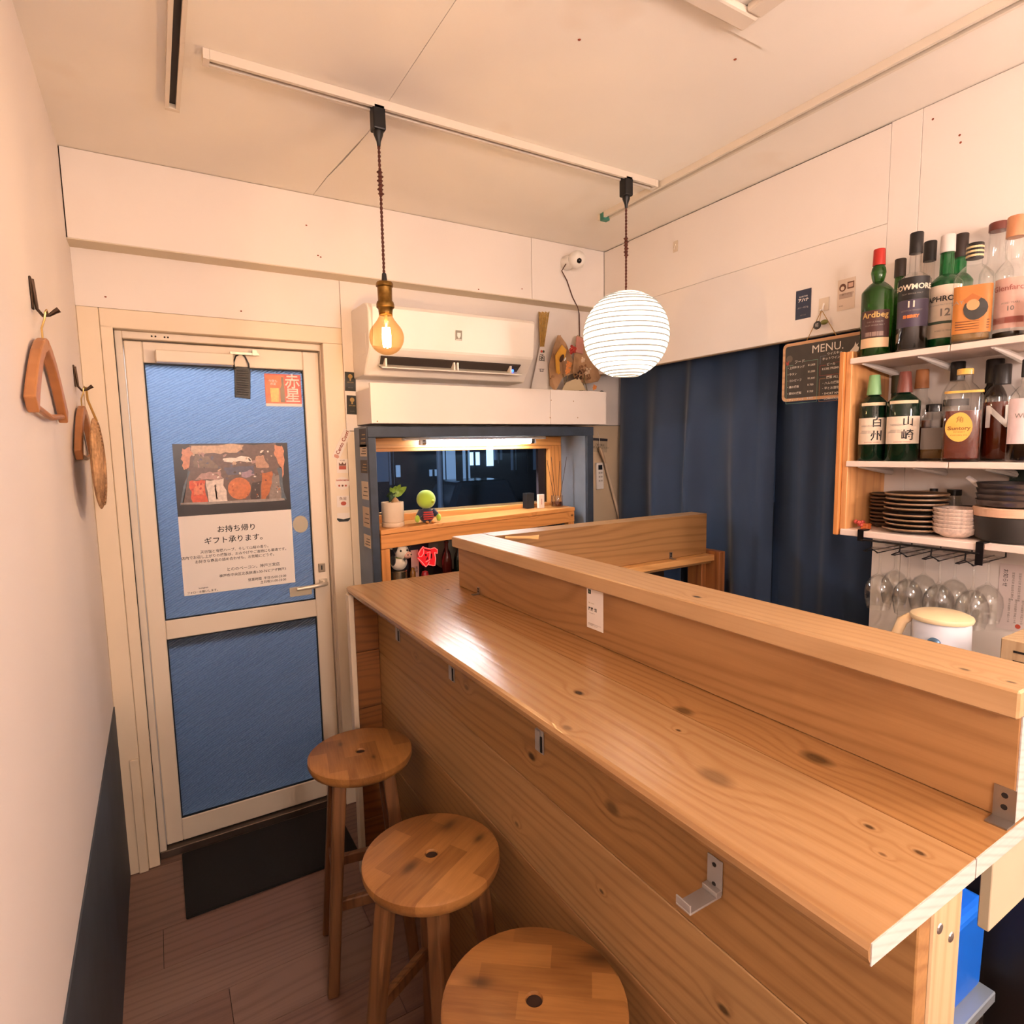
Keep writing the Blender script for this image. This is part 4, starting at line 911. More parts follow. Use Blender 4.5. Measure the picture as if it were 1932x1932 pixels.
bouquet('dried_bouquet', 'dried bouquet with orange roses and yellow wrapping', (1.66, 2.30, zt), None,
    [[(1038, 728, 2.31), (1036, 690, 2.32), (1046, 650, 2.33), (1053, 632, 2.335), (1058, 634, 2.335), (1068, 648, 2.335), (1085, 690, 2.32), (1080, 705, 2.30), (1062, 712, 2.29), (1048, 738, 2.28)],
     [(1050, 704, 2.275), (1048, 670, 2.28), (1060, 650, 2.285), (1069, 660, 2.285), (1066, 675, 2.28), (1056, 684, 2.275), (1056, 702, 2.275)],
     [(1053, 633, 2.33), (1058, 632, 2.33), (1058, 650, 2.33), (1052, 652, 2.33)]], [M_KRAFT, MY, M_KRAFT],
    [(1072, 688, 2.26, .016, MO, 'rose'), (1070, 700, 2.255, .015, MO, 'rose'), (1079, 660, 2.28, .020, MR, 'rose'), (1060, 676, 2.268, .017, MDK, 'petal'), (1054, 703, 2.265, .008, MY, 'rose'), (1066, 678, 2.262, .009, mat('foil', 'd8d4cc', .15, .8), 'petal'), (1042, 712, 2.26, .009, MBR, 'tuft')],
    [(1062, 706, 1066, 737, 2.28), (1072, 708, 1060, 738, 2.285), (1080, 706, 1095, 738, 2.29)])
bouquet('dried_bouquet', 'brown dried bouquet half hidden behind the paper lantern', (1.80, 2.30, zt), None,
    [[(1084, 668, 2.335), (1090, 632, 2.34), (1104, 640, 2.34), (1110, 670, 2.335), (1135, 708, 2.33), (1128, 720, 2.31), (1105, 724, 2.29), (1086, 716, 2.28), (1080, 700, 2.29)],
     [(1088, 634, 2.325), (1102, 640, 2.325), (1100, 668, 2.325), (1086, 664, 2.325)], [(1082, 716, 2.27), (1092, 712, 2.262), (1106, 736, 2.255), (1060, 737, 2.255), (1068, 722, 2.26)]], [M_KRAFT, M_PINKW, mat('cream_wrap', 'c9b593', .75)],
    [(1099, 679, 2.27, .012, MCR, 'rose'), (1100, 695, 2.27, .020, MBR, 'tuft'), (1092, 708, 2.265, .018, MDK, 'tuft'), (1108, 700, 2.27, .016, MCR, 'tuft'), (1112, 712, 2.27, .012, MBR, 'tuft'), (1121, 731, 2.26, .012, MO, 'rose')],
    [(1100, 712, 1108, 737, 2.27), (1092, 712, 1084, 738, 2.272), (1104, 700, 1098, 738, 2.275)])
bkx = at(1135, 735, y=2.26); tag(MB().lathe([(0, 0), (.010, .0), (.012, .012), (.010, .03), (.004, .034), (0, .034)], (bkx.x, 2.26, zt+.0005), 12).build('black_vase', M_BLACK, loc=(bkx.x, 2.26, zt), smooth=True), 'tiny black vase at the right end of the pelmet box', 'vase')

# ---- remote, paper notice and long duster beside the curtain
rm = at(1131, 898, y=2.36); Mr = on_back(rm.x, YW-.0015, rm.z, .02)
rc = thing('remote_control', 'white air conditioner remote hanging right of the recess', 'remote', (rm.x, YW, rm.z))
MB().box(-.022, .022, -.068, .068, .0, .017, Mr).build('body', M_WHITE, rc, bevel=.005, seg=2)
rect(Mr, -.013, .013, .032, .056, .0172, 'display', mat('lcd', '20242a', .3), rc)
for i in range(3):
    for j in range(2): rect(Mr, -.012+.014*j, -.002+.014*j, .012-.02*i, .02-.02*i, .0172, 'button', mat('grey_button', 'b8afa4', .5), rc, .001)
nb = at(1131, 840, y=YW); Mb = on_back(nb.x, YW-.001, nb.z, -.05)
pn = thing('wall_notice', 'small grey printed notice above the remote control', 'notice', (nb.x, YW, nb.z))
MB().box(-.05, .05, -.035, .035, 0, .0005, Mb).build('paper', mat('tan_paper', 'b9a78c', .7), pn)
rect(Mb, -.05, .05, .022, .035, .0006, 'header', mat('dark_print', '3d3a40', .6), pn)
text('ご使用後は\n電源をお切りください', .0125, Mb@Matrix.Translation((0, -.006, .0008)), M_INK, pn)
ds = thing('duster', 'long pale duster hanging by a string beside the curtain', 'duster', tuple(at(1132, 850, y=2.33)))
MB().tube([at(1133, 848, y=2.349), at(1141, 870, y=2.349), at(1170, 982, y=2.349), at(1178, 1040, y=2.349)], [.011, .0075, .0075, .007], 10).build('handle', mat('pale_plastic', 'd9c3a8', .5), ds, smooth=True)
MB().tube([at(1131, 844, y=2.34), at(1136, 856, y=2.335), at(1142, 874, y=2.332)], [.012, .015, .008], 10, flat=.6).build('head', mat('duster_head', 'c9ac8d', .7), ds, smooth=True)
MB().tube([at(1128, 815, y=2.362), at(1131, 830, y=2.355), at(1132, 846, y=2.34)], .0014, 5).build('string', M_PAPER, ds)

# ---- cards and stickers left of the recess
M_CARDB = mat('black_green_card', '1e221f', .5); M_GOLD = mat('gold_ink', 'a98a52', .5)
for i, (u, v) in enumerate(((661, 720), (664.5, 764))):
    c = at(u, v, y=YW-.002); Mc = on_back(c.x, YW-.0012, c.z, -.03)
    t = thing('wall_card', ('black shop card with gold emblem, the upper of two', 'black shop card with gold emblem, the lower of two')[i], 'card', (c.x, YW, c.z), 'black cards left of the recess')
    MB().box(-.0215, .0215, -.037, .037, 0, .0006, Mc).build('paper', M_CARDB, t)
    flat(Mc, ellipse(0, .02, .009, .009), .0007, 'emblem', M_GOLD, t); rect(Mc, -.003, .003, .003, .011, .0007, 'emblem_stem', M_GOLD, t)
    text('GIN BAR', .007, Mc@Matrix.Translation((0, -.003, .0008)), M_GOLD, t); text('since 2019', .004, Mc@Matrix.Translation((0, -.024, .0008)), mat('grey_ink', '8a7f76', .6), t)
M_STW = mat('sticker_white', 'e6d9cc', .5); M_RED = mat('brown_red_ink', '8a2f22', .6)
a_, b_ = at(655, 815, y=YW), at(634, 862, y=YW); c = (a_+b_)/2; ang = math.atan2(a_.z-b_.z, a_.x-b_.x)
Mc = on_back(c.x, YW-.0012, c.z, ang); t = thing('name_sticker', 'tilted white sticker with red brown lettering', 'sticker', (c.x, YW, c.z))
MB().box(-.062, .062, -.0155, .0155, 0, .0006, Mc).build('paper', M_STW, t, bevel=.0002)
text('Cento Cuori', .0195, Mc@Matrix.Translation((.008, 0, .0008)), M_RED, t, bold=.0005)
flat(Mc, [(-.058, -.008), (-.05, -.011), (-.045, -.006), (-.045, .006), (-.05, .011), (-.058, .006)], .0008, 'emblem', mat('pale_red_ink', 'c08a78', .6), t)
def stk(u, v, w, h, lab, draw, shape=None):
    c = at(u, v, y=YW); M = on_back(c.x, YW-.0012, c.z, -.03); t = thing('round_sticker' if shape else 'sticker', lab, 'sticker', (c.x, YW, c.z), 'stickers below the tilted name sticker')
    if shape: flat(M, shape, 0, 'paper', M_STW, t, .0005)
    else: MB().box(-w/2, w/2, -h/2, h/2, 0, .0005, M).build('paper', M_STW, t)
    draw(M, t)
RI = mat('faded_red_ink', 'b0503c', .6); BI = mat('brown_ink', '6b4636', .6)
stk(646, 879, .044, .055, 'faded sticker with a brown crown, top of the column', lambda M, t: (rect(M, -.014, .014, -.014, .0, .0006, 'emblem', RI, t), flat(M, [(-.014, .001), (-.014, .014), (-.006, .006), (0, .015), (.006, .006), (.014, .014), (.014, .001)], .0006, 'emblem', BI, t), text('KOBE', .008, M@Matrix.Translation((0, .021, .0007)), BI, t)))
stk(646, 912, .05, .05, 'round white sticker with red arched lettering', lambda M, t: (text('SANNOMIYA', .0085, M@Matrix.Translation((0, .012, .0007)), RI, t, bold=.0003), [flat(M, ellipse(x, -.009, .004, .004, 10), .0006, 'emblem', m, t) for x, m in ((-.013, RI), (0, BI), (.013, RI))]), ellipse(0, 0, .029, .025))
stk(647, 946, .048, .045, 'white sticker with a red dot, above the black one', lambda M, t: (text('魚屋', .015, M@Matrix.Translation((0, .01, .0007)), BI, t), flat(M, ellipse(.002, -.008, .011, .008), .0006, 'emblem', RI, t)))
stk(648, 976, .05, .035, 'white sticker with a black curved bottom', lambda M, t: flat(M, [(-.026, -.002), (0, -.008), (.026, -.002), (.026, -.008), (.018, -.017), (-.018, -.017), (-.026, -.008)], .0007, 'emblem', M_CARDB, t))
# printed labels pasted on the side of the recess
for i, (u, v, h, m) in enumerate(((689, 826, .07, '2c2f36'), (690, 850, .045, 'c9b59c'), (692, 880, .05, '4a443f'), (694, 925, .07, 'cfbba0'), (697, 975, .08, 'c2a98f'), (700, 1020, .05, 'cdb79b'))):
    c = at(u, v, y=2.26)
    t = thing('shop_label', ['dark label', 'tan label', 'brown black label', 'cream label', 'long tan label', 'short cream label'][i]+' pasted on the left side of the recess, %s from the top' % ['first', 'second', 'third', 'fourth', 'fifth', 'sixth'][i], 'label', (.6895, 2.26, c.z), 'labels on the left side of the recess')
    MB().box(.6896, .6901, 2.215, 2.30, c.z-h/2, c.z+h/2).build('paper', mat('label_%d' % i, m, .6), t)
    for k in range(3): MB().box(.6892, .6895, 2.225, 2.285-.01*k, c.z-h*.3+h*.22*k, c.z-h*.3+h*.22*k+.003).build('printed_line', M_INK if i not in (0, 2) else M_GOLD, t)
# ================================================================== on the door
def hang_poster():
    Mp = on_back(.252, 2.4388, 1.2305); W_, H_ = .389, .552
    t = thing('poster', 'takeaway gift poster with food photo taped on the door glass', 'poster', (.252, 2.4388, .9545))
    MB().box(-W_/2, W_/2, -H_/2, H_/2, 0, .0006, Mp).build('paper', M_PAPER, t)
    def R(u, v):                                   # photograph pixel -> poster plane
        p = at(u, v, y=2.4382); return (p.x-.252, p.z-1.2305)
    Q = lambda pts: [R(320+x*280/1745, 830+y*310/1932) for x, y in pts]
    ph = flat(Mp, [(-W_/2, .016), (W_/2, .016), (W_/2, H_/2), (-W_/2, H_/2)], .0007, 'printed_photo', mat('photo_black', '211a18', .3), t)
    C = lambda n, c: mat('print_'+n, c, .3, var=.18, vscale=90)
    rg = random.Random(3)
    def rough_edge(pts, a=13, k=4):
        out = []
        for i, (x0, y0) in enumerate(pts):
            x1, y1 = pts[(i+1) % len(pts)]
            for j in range(k):
                f = j/k; out.append((x0+(x1-x0)*f+rg.uniform(-a, a), y0+(y1-y0)*f+rg.uniform(-a, a)))
        return out
    def s(pts, n, c, l): flat(Mp, Q(rough_edge(pts)), .0009+l*.00025, 'print_patch', C(n, c), ph, .0002)
    def speck(x0, x1, y0, y1, n, cols, l, rmin=8, rmax=30):
        for k in range(n):
            x, y = rg.uniform(x0, x1), rg.uniform(y0, y1); r1, r2 = rg.uniform(rmin, rmax), rg.uniform(rmin, rmax)*.6
            nm, c = rg.choice(cols); flat(Mp, Q(rough_edge(ellipse(x, y, r1, r2, 7, rg.uniform(0, 3)), 4, 1)), .0009+(l+.02*k)*.00025, 'print_patch', C(nm, c), ph, .0001)
    s([(240, 60), (1250, 45), (1300, 400), (1340, 690), (140, 760), (200, 420)], 'bag', '6b5348', 0)
    s([(250, 60), (860, 50), (840, 130), (600, 160), (260, 180)], 'cream', 'c9a98c', 1); s([(300, 170), (440, 190), (600, 330), (280, 330)], 'tan', '7f6858', 1)
    s([(620, 220), (930, 190), (980, 260), (640, 260)], 'shine', 'e6d8cc', 2); s([(640, 330), (1000, 300), (980, 400), (680, 420)], 'slate', '5a5666', 1)
    s([(850, 370), (960, 350), (1000, 420), (860, 440)], 'lilac', 'a58a98', 2); s([(420, 380), (600, 370), (620, 460), (300, 470)], 'rosy', 'b08a80', 2)
    s([(1000, 200), (1100, 180), (1180, 330), (1020, 330)], 'peach', 'b98e74', 2)
    s([(230, 480), (410, 470), (450, 745), (270, 760)], 'orange', 'd3532a', 3); s([(300, 500), (400, 520), (400, 640), (290, 650)], 'salmon', 'e07a50', 4)
    s([(420, 480), (625, 460), (690, 730), (470, 745)], 'card', 'dccabd', 4); s([(535, 540), (545, 540), (560, 690), (552, 690)], 'line', '5a4a42', 6); s([(525, 530), (550, 530), (550, 550), (525, 550)], 'line', '5a4a42', 6)
    flat(Mp, [R(320+x*280/1745, 830+y*310/1932) for x, y in ellipse(820, 570, 135, 128, 24)], .0019, 'print_patch', C('ham', 'c9713d'), ph, .0002)
    s([(960, 500), (1070, 480), (1060, 705), (950, 715)], 'dark_meat', '3d2a20', 3); s([(1090, 390), (1210, 370), (1190, 560), (1140, 700), (1070, 705)], 'bacon', 'b5642e', 4); s([(1200, 400), (1290, 420), (1330, 690), (1180, 700)], 'plastic', '8a7a72', 3)
    speck(280, 1200, 120, 460, 46, [('bagdark', '43322a'), ('tan', '7f6858'), ('rosy', 'b08a80'), ('shine', 'e6d8cc'), ('slate', '5a5666'), ('cream', 'c9a98c')], 2.2)
    speck(700, 940, 470, 680, 22, [('hamlight', 'e09a62'), ('ham', 'c9713d'), ('hamdark', 'a85428')], 4.2, 6, 18)
    speck(240, 440, 490, 740, 12, [('orange', 'd3532a'), ('salmon', 'e07a50'), ('redmeat', 'b83418')], 4.4, 8, 24)
    speck(960, 1320, 400, 700, 24, [('dark_meat', '3d2a20'), ('plastic', '8a7a72'), ('bacon', 'b5642e'), ('shine', 'e6d8cc')], 4.5, 5, 16)
    s([(140, 110), (230, 90), (265, 160), (220, 320), (170, 355), (140, 250)], 'skin', 'cf8a68', 5); s([(1230, 55), (1330, 70), (1350, 300), (1330, 450), (1300, 300), (1225, 140)], 'skin', 'cf8a68', 5)
    s([(220, 350), (245, 360), (160, 750), (125, 760)], 'strap', '56636e', 5); s([(1260, 330), (1310, 330), (1365, 690), (1325, 690)], 'strap', '56636e', 5)
    s([(130, 745), (1360, 690), (1360, 706), (135, 768)], 'rim', '9a8e86', 6)
    def w(u, v, s_, size, al='CENTER', sh=0, b_=0):
        p = at(u, v, y=2.438); text(s_, size*(1.27 if size > .02 else 1.14), Mp@Matrix.Translation((p.x-.252, p.z-1.2305, .0009)), M_INK, t, align=al, bold=b_+.0001)
    w(447, 997, 'お持ち帰り', .0215, b_=.0002); w(446, 1017, 'ギフト承ります。', .0215, b_=.0002)
    w(446, 1036, '天日塩と有機ハーブ、そして山桜の香り。', .0112); w(447, 1044.5, '店内でお召し上がりの燻製は、おみやげやご進物にも最適です。', .0112); w(447, 1053, 'お好きな商品の詰め合わせも、お気軽にどうぞ。', .0112)
    w(528, 1064, 'とののベーコン。神戸三宮店', .0128, 'RIGHT'); w(540, 1073, '神戸市中央区北長狭通3-30-76ピアザ神戸3', .0112, 'RIGHT')
    w(540, 1086, '営業時間  平日15:00-23:00', .0108, 'RIGHT'); w(540, 1093, '土日祝11:00-23:00', .0108, 'RIGHT')
    w(384, 1109, 'Instagram', .007); w(384, 1116, 'フォローお願いします。', .0086)
hang_poster()
# red beer sticker
p0, p1 = at(497, 703, y=2.4388), at(571, 769, y=2.4388); c = (p0+p1)/2; c = Vector((c.x, 2.4388, c.z)); Mp = on_back(c.x, 2.4388, c.z); w_, h_ = .066, .061
t = thing('beer_sticker', 'red square sticker with big white characters, upper right of door glass', 'sticker', tuple(c))
MB().box(-w_, w_, -h_, h_, 0, .0005, Mp).build('paper', mat('sticker_red', 'c2402c', .35), t)
rect(Mp, -w_, w_, -h_, -h_+.011, .0006, 'white_strip', M_PAPER, t)
text('赤', .058, Mp@Matrix.Translation((.034, .031, .0009)), M_PAPER, t, bold=.0006); text('星', .058, Mp@Matrix.Translation((.034, -.022, .0009)), M_PAPER, t, bold=.0006)
rect(Mp, -w_+.002, .004, -.048, .056, .0006, 'picture', mat('sticker_orange', 'd2622f', .35, var=.2, vscale=40), t)
flat(Mp, [(-.012, -.046), (-.012, .005), (-.006, .02), (-.006, .05), (.0025, .05), (.0025, .02), (.004, .005), (.004, -.046)], .0009, 'bottle_print', mat('print_brown', '4a2116', .3), t)
flat(Mp, [(-.046, -.044), (-.048, .008), (-.016, .008), (-.018, -.044)], .0009, 'beer_print', mat('print_beer', 'e2a545', .3, var=.2, vscale=120), t)
text('今夜も\n赤星', .011, Mp@Matrix.Translation((-.036, .028, .001)), M_PAPER, t)
# black ribbed tag on a loop
p0 = at(456, 722, y=2.42); t = thing('hanging_tag', 'black ribbed tag hanging on a loop from the door closer', 'tag', (p0.x, 2.42, p0.z))
Mp = on_back(p0.x, 2.424, p0.z, -.06)
MB().prism([(-.024, -.055), (.030, -.058), (.030, .046), (.022, .057), (-.016, .057), (-.025, .047)], Mp, .006).build('body', M_BLACK, t, bevel=.0015)
for k in range(11): MB().box(-.018+.001*(k % 2), .022, -.045+.0085*k, -.041+.0085*k, .006, .0074, Mp).build('rib', mat('black_rubber', '191818', .6), t)
MB().tube([Mp@Vector((x, z, .003)) for x, z in ((-.022, .04), (-.027, .07), (-.02, .094), (-.002, .106), (.012, .096), (.024, .07), (.027, .04))], .0028, 8).build('loop', M_BLACK, t, smooth=True)
c = at(567, 989, y=2.4392); tag(MB().prism(ellipse(0, 0, .029, .034, 28), on_back(c.x, 2.4396, c.z), .0008).build('round_sticker', mat('worn_cream', 'b9ad96', .6), loc=tuple(c)), 'round pale sticker at the right of the door glass', 'sticker')
c = at(569, 1115, y=2.439); tag(MB().box(-.046, .04, -.019, .019, 0, .002, on_back(c.x, 2.4396, c.z)).build('tape_patch', mat('tape', 'bfb29a', .5), loc=tuple(c), bevel=.001), 'pale plastic patch on the glass behind the handle', 'tape')
tag(MB().box(-.018, .54, 2.03, 2.385, .0003, .010).build('door_mat', mat('mat_black', '1d1a18', .95, bump=.6, bscale=400), loc=(.26, 2.2, 0), bevel=.003), 'black rubber door mat on the floor', 'mat')

# ================================================================== hanging on the left wall
M_HANG = mat('hanger_wood', 'b37748', .4, var=.12, vscale=20); M_HOOK = mat('bronze', '4e3c2f', .4, .8)
def wall_hook(u, v, label):
    c = at(u, v, x=XL+.001); t = thing('wall_hook', label, 'hook', (XL, c.y, c.z), 'bronze hooks on the left wall')
    MB().box(XL+.0003, XL+.004, c.y-.006, c.y+.006, c.z-.012, c.z+.05).build('plate', M_HOOK, t, bevel=.0015)
    MB().tube([(XL+.004, c.y, c.z+.045), (XL+.006, c.y, c.z+.02), (XL+.008, c.y, c.z-.010), (XL+.016, c.y, c.z-.022), (XL+.026, c.y, c.z-.020), (XL+.036, c.y, c.z-.012), (XL+.042, c.y, c.z-.008)], [.004, .0035, .003, .003, .003, .0045, .0055], 8).build('prong', M_HOOK, t, smooth=True)
    return Vector((XL+.022, c.y, c.z-.018))
def hanger(hk, label, x):
    t = thing('coat_hanger', label, 'hanger', (x, hk.y, hk.z-.2), 'wooden coat hangers')
    yc, zt = hk.y-.005, hk.z-.058
    MB().tube([(hk.x, hk.y+.012, hk.z+.002), (hk.x, hk.y+.004, hk.z+.0085), (hk.x-.001, hk.y-.009, hk.z+.002), (hk.x-.003, hk.y-.010, hk.z-.012), (x, yc+.002, hk.z-.028), (x, yc, zt+.005)], .0018, 8).build('hook_wire', mat('brass_wire', 'c9a968', .3, .9), t, smooth=True)
    for s_ in (-1, 1):
        def sec(y, z, hy, hz): return [(x-.0085, yc+s_*(y-hy), z-hz), (x+.0085, yc+s_*(y-hy), z-hz), (x+.0085, yc+s_*(y+hy), z+hz), (x-.0085, yc+s_*(y+hy), z+hz)]
        st_ = [(0, zt, .004, .011), (.045, zt-.012, .005, .011), (.09, zt-.034, .007, .011), (.135, zt-.066, .009, .011), (.175, zt-.100, .011, .012), (.205, zt-.130, .013, .013)]
        vs = []; fs = []
        for q in st_: vs += sec(*q)
        for i in range(len(st_)-1):
            for k in range(4): fs.append((4*i+k, 4*i+(k+1) % 4, 4*i+4+(k+1) % 4, 4*i+4+k))
        fs += [(3, 2, 1, 0), tuple(4*(len(st_)-1)+k for k in range(4))]
        MB().add(vs, fs).build('shoulder', M_HANG, t, bevel=.003, seg=2)
    MB().tube([(x, yc-.19, zt-.128), (x, yc, zt-.140), (x, yc+.19, zt-.128)], .0055, 8).build('trouser_bar', M_HANG, t, smooth=True)
h1 = wall_hook(60, 572, 'bronze wall hook nearest the photographer on left wall'); hanger(h1, 'wooden coat hanger nearest the photographer, hanging free', XL+.0125)
h2 = wall_hook(141, 722, 'bronze wall hook next to the door casing'); hanger(h2, 'wooden coat hanger behind the woven straw piece', XL+.0125)
hc = at(166, 868, x=XL+.045)
t = thing('woven_fan', 'rough beige woven oval hanging from the hook by the door', 'fan', (XL+.045, hc.y, hc.z-.15))
m = mat('woven_straw', 'b98f66', .9, var=.3, vscale=55, bump=1.0, bscale=130)
mb = MB(); n = 28; rows = []
for k in range(n): pass
mb.ball((XL+.046, h2.y-.125, hc.z-.012), 1, 28, 14, (.012, .155, .125)).build('woven_body', m, t, smooth=True)
mb2 = MB()
for k in range(9):
    r0 = .3+.075*k; pts = [(XL+.046+.0125*math.sqrt(max(0, 1-r0*r0))+.0005, h2.y-.125+.155*r0*math.cos(w), hc.z-.012+.125*r0*math.sin(w)) for w in [2*PI*j/36 for j in range(37)]]
    mb2.tube(pts, .0035, 5, cap=False)
mb2.build('woven_coil', m, t, smooth=True)
MB().tube([(h2.x+.004, h2.y+.006, h2.z+.006), (h2.x+.006, h2.y-.01, h2.z-.03), (XL+.05, h2.y-.09, hc.z+.105)], .003, 6).build('string', mat('jute', 'a9803f', .9), t, smooth=True)

# ================================================================== right side: curtain, board, cards
M_CUR, nt, b = new('navy_cloth')
tc = nt.nodes.new('ShaderNodeTexCoord')
c_ = mixc(nt, noise(nt, tc.outputs['Object'], 3, 3), lin('1f2f47'), lin('2e4668'))
nt.links.new(c_, b.inputs['Base Color']); b.inputs['Roughness'].default_value = .75; b.inputs['Sheen Weight'].default_value = .35; b.inputs['Sheen Roughness'].default_value = .4
bp = nt.nodes.new('ShaderNodeBump'); bp.inputs['Strength'].default_value = .15; bp.inputs['Distance'].default_value = .001
nt.links.new(noise(nt, tc.outputs['Object'], 500, 2), bp.inputs['Height']); nt.links.new(bp.outputs['Normal'], b.inputs['Normal'])
def curtain(y0, y1, x, folds, label, edge=0.):
    z0, z1 = .02, 1.88; n, m_ = 90, 26; vs = []; fs = []
    for i in range(n+1):
        y = y0+(y1-y0)*i/n
        for j in range(m_+1):
            z = z1+(z0-z1)*j/m_; d = min(1, (z1-z)/.55)
            o = 0
            for (yc, wd, am, dr) in folds:
                o += 1.75*am*(.3+.7*d)*math.exp(-((y-(yc+dr*(z1-z)))/(1.25*wd))**2)
            o += .002*math.sin(y*37+z*1.3)+.001*math.sin(y*71+2)
            vs.append((x-o, y, z))
    for i in range(n):
        for j in range(m_):
            a = i*(m_+1)+j; fs.append((a, a+1, a+m_+2, a+m_+1))
    k = len(vs); vs += [(p[0]+.0025, p[1], p[2]) for p in vs]; fs += [tuple(k+q for q in reversed(f)) for f in fs]
    t = thing('curtain', label, 'curtain', (x, (y0+y1)/2, z0), 'navy curtains of the side opening')
    MB().add(vs, fs).build('cloth', M_CUR, t, smooth=True)
    return t
CX = 2.05
ysm = at(1465, 900, x=CX).y; f = lambda u: at(u, 800, x=CX).y
cu1 = curtain(ysm+.002, 2.325, CX, [(f(1245), .05, .032, -.02), (f(1315), .035, .040, .01), (f(1395), .05, .038, -.05), (f(1452), .03, .02, .0), (f(1190), .05, .022, .02)], 'navy curtain covering the left part of the side opening')
cu2 = curtain(.80, ysm+.03, CX+.032, [(f(1520), .04, .02, -.02), (f(1575), .035, .026, .0), (f(1630), .04, .02, .0)], 'navy curtain on the right, beside the bottle shelves')
tag(MB().tube([(CX+.012, .8, 1.895), (CX+.012, 2.368, 1.895)], .008, 10).build('curtain_rod', M_BLACKM, loc=(CX+.012, 1.6, 1.895), smooth=True), 'dark rod above the navy curtains', 'rod')
for cu in (cu1, cu2):
    pass
# cards on the wall
c = at(1516, 574, x=XR); Mc = on_right(XR-.0008, c.y, c.z); t = thing('wall_card', 'navy card with white lettering above the curtain', 'card', tuple(c))
MB().box(-.0275, .0275, -.0475, .0475, 0, .0006, Mc).build('paper', mat('navy_card', '2a3248', .5), t)
text('KOBE BAR', .0065, Mc@Matrix.Translation((0, .025, .0008)), M_PAPER, t); text('アハナ', .013, Mc@Matrix.Translation((0, .013, .0008)), M_PAPER, t, bold=.0005); text('バー・カフェ', .0065, Mc@Matrix.Translation((0, -.011, .0008)), M_PAPER, t); text('神戸三宮', .005, Mc@Matrix.Translation((0, -.036, .0008)), mat('grey_ink', '8a7f76', .6), t)
c = at(1597, 555, x=XR); Mc = on_right(XR-.0008, c.y, c.z); t = thing('wall_card', 'pale card with a brown drawing above the menu board', 'card', tuple(c))
MB().box(-.028, .028, -.0475, .0475, 0, .0006, Mc).build('paper', mat('pale_card', 'd8c4b2', .5), t)
flat(Mc, ellipse(-.012, .022, .011, .012, 16), .0007, 'print_patch', BI, t); flat(Mc, ellipse(-.012, .02, .006, .006, 14), .0009, 'print_patch', mat('pale_card', 'd8c4b2', .5), t); rect(Mc, .003, .024, .015, .036, .0007, 'print_patch', BI, t); rect(Mc, .006, .021, .019, .032, .0009, 'print_patch', mat('pale_pink', 'd0a892', .5), t)
rect(Mc, -.022, .02, -.012, .004, .0007, 'print_patch', mat('grey_print2', 'b39c8e', .5), t); text('ありがとう', .008, Mc@Matrix.Translation((.006, .0, .001)), BI, t); text('KOBE', .005, Mc@Matrix.Translation((-.015, -.034, .0008)), BI, t)
c = at(1275, 465, x=XR); t = thing('adhesive_hook', 'clear adhesive hook on the wall above the lantern', 'hook', tuple(c)); Mc = on_right(XR-.0006, c.y, c.z)
MB().box(-.013, .013, -.022, .022, 0, .0015, Mc).build('pad', mat('clear_pad', 'd9c9b4', .15), t, bevel=.0005); MB().tube([Mc@Vector((0, .008, .001)), Mc@Vector((0, -.004, .006)), Mc@Vector((0, -.014, .008)), Mc@Vector((0, -.012, .014))], .0025, 6).build('prong', mat('clear_pad', 'd9c9b4', .15), t, smooth=True)
# menu board on its hook
c = at(1555, 575, x=XR); Mc = on_right(XR-.0006, c.y, c.z); hk = thing('adhesive_hook', 'clear adhesive hook the menu board hangs from', 'hook', tuple(c))
MB().box(-.017, .017, -.02, .022, 0, .0018, Mc).build('pad', mat('clear_pad', 'd9c9b4', .15), hk, bevel=.0005)
MB().tube([Mc@Vector((0, .004, .001)), Mc@Vector((0, -.008, .006)), Mc@Vector((0, -.02, .008)), Mc@Vector((0, -.018, .018))], .0028, 6).build('prong', M_WHITE, hk, smooth=True)
hp = Mc@Vector((0, -.018, .012))
ba = at(1475, 655, x=XR-.028); bcz = (at(1476, 652, x=XR-.028).z+at(1478, 757, x=XR-.028).z)/2
by1 = at(1475, 700, x=XR-.028).y; by0 = 1.008; bh = (at(1476, 650, x=XR-.028).z-at(1478, 758, x=XR-.028).z)/2; bw = (by1-by0)/2
Mm = on_right(XR-.016, (by0+by1)/2, bcz)
mb_ = thing('menu_board', 'black chalk menu board hanging by a string in front of curtain', 'menu board', (XR-.02, (by0+by1)/2, bcz-bh))
def rrect(w, h, r): return [(sx*(w-r)+r*math.cos(a), sy*(h-r)+r*math.sin(a)) for sx, sy, a0 in ((1, 1, 0), (-1, 1, PI/2), (-1, -1, PI), (1, -1, 3*PI/2)) for a in (a0, a0+PI/6, a0+PI/3, a0+PI/2)]
M_FRM = wood('menu_frame', 1, 'c99a6e', '8f6440', 60, 4, .4, .5)
MB().prism(rrect(bw, bh, .016), Mm, .008).build('frame', M_FRM, mb_)
MB().prism(rrect(bw-.010, bh-.010, .010), Mm@Matrix.Translation((0, 0, .008)), .0008).build('slate', mat('chalk_slate', '3b342e', .55, var=.15, vscale=25), mb_)
CH = mat('white_chalk', 'ddd5c8', .8); CHG = mat('green_chalk', '7fae9a', .8); CHR = mat('red_chalk', 'a3483e', .8); CHO = mat('orange_chalk', 'c08a5a', .8); CHB = mat('grey_blue_chalk', '7f8a96', .8)
def mw(x, y, s_, size, m=CH, al='LEFT', b_=.0001): text(s_, size, Mm@Matrix.Translation((-bw+x, bh-y, .0092)), m, mb_, align=al, bold=b_, name='chalk_writing')
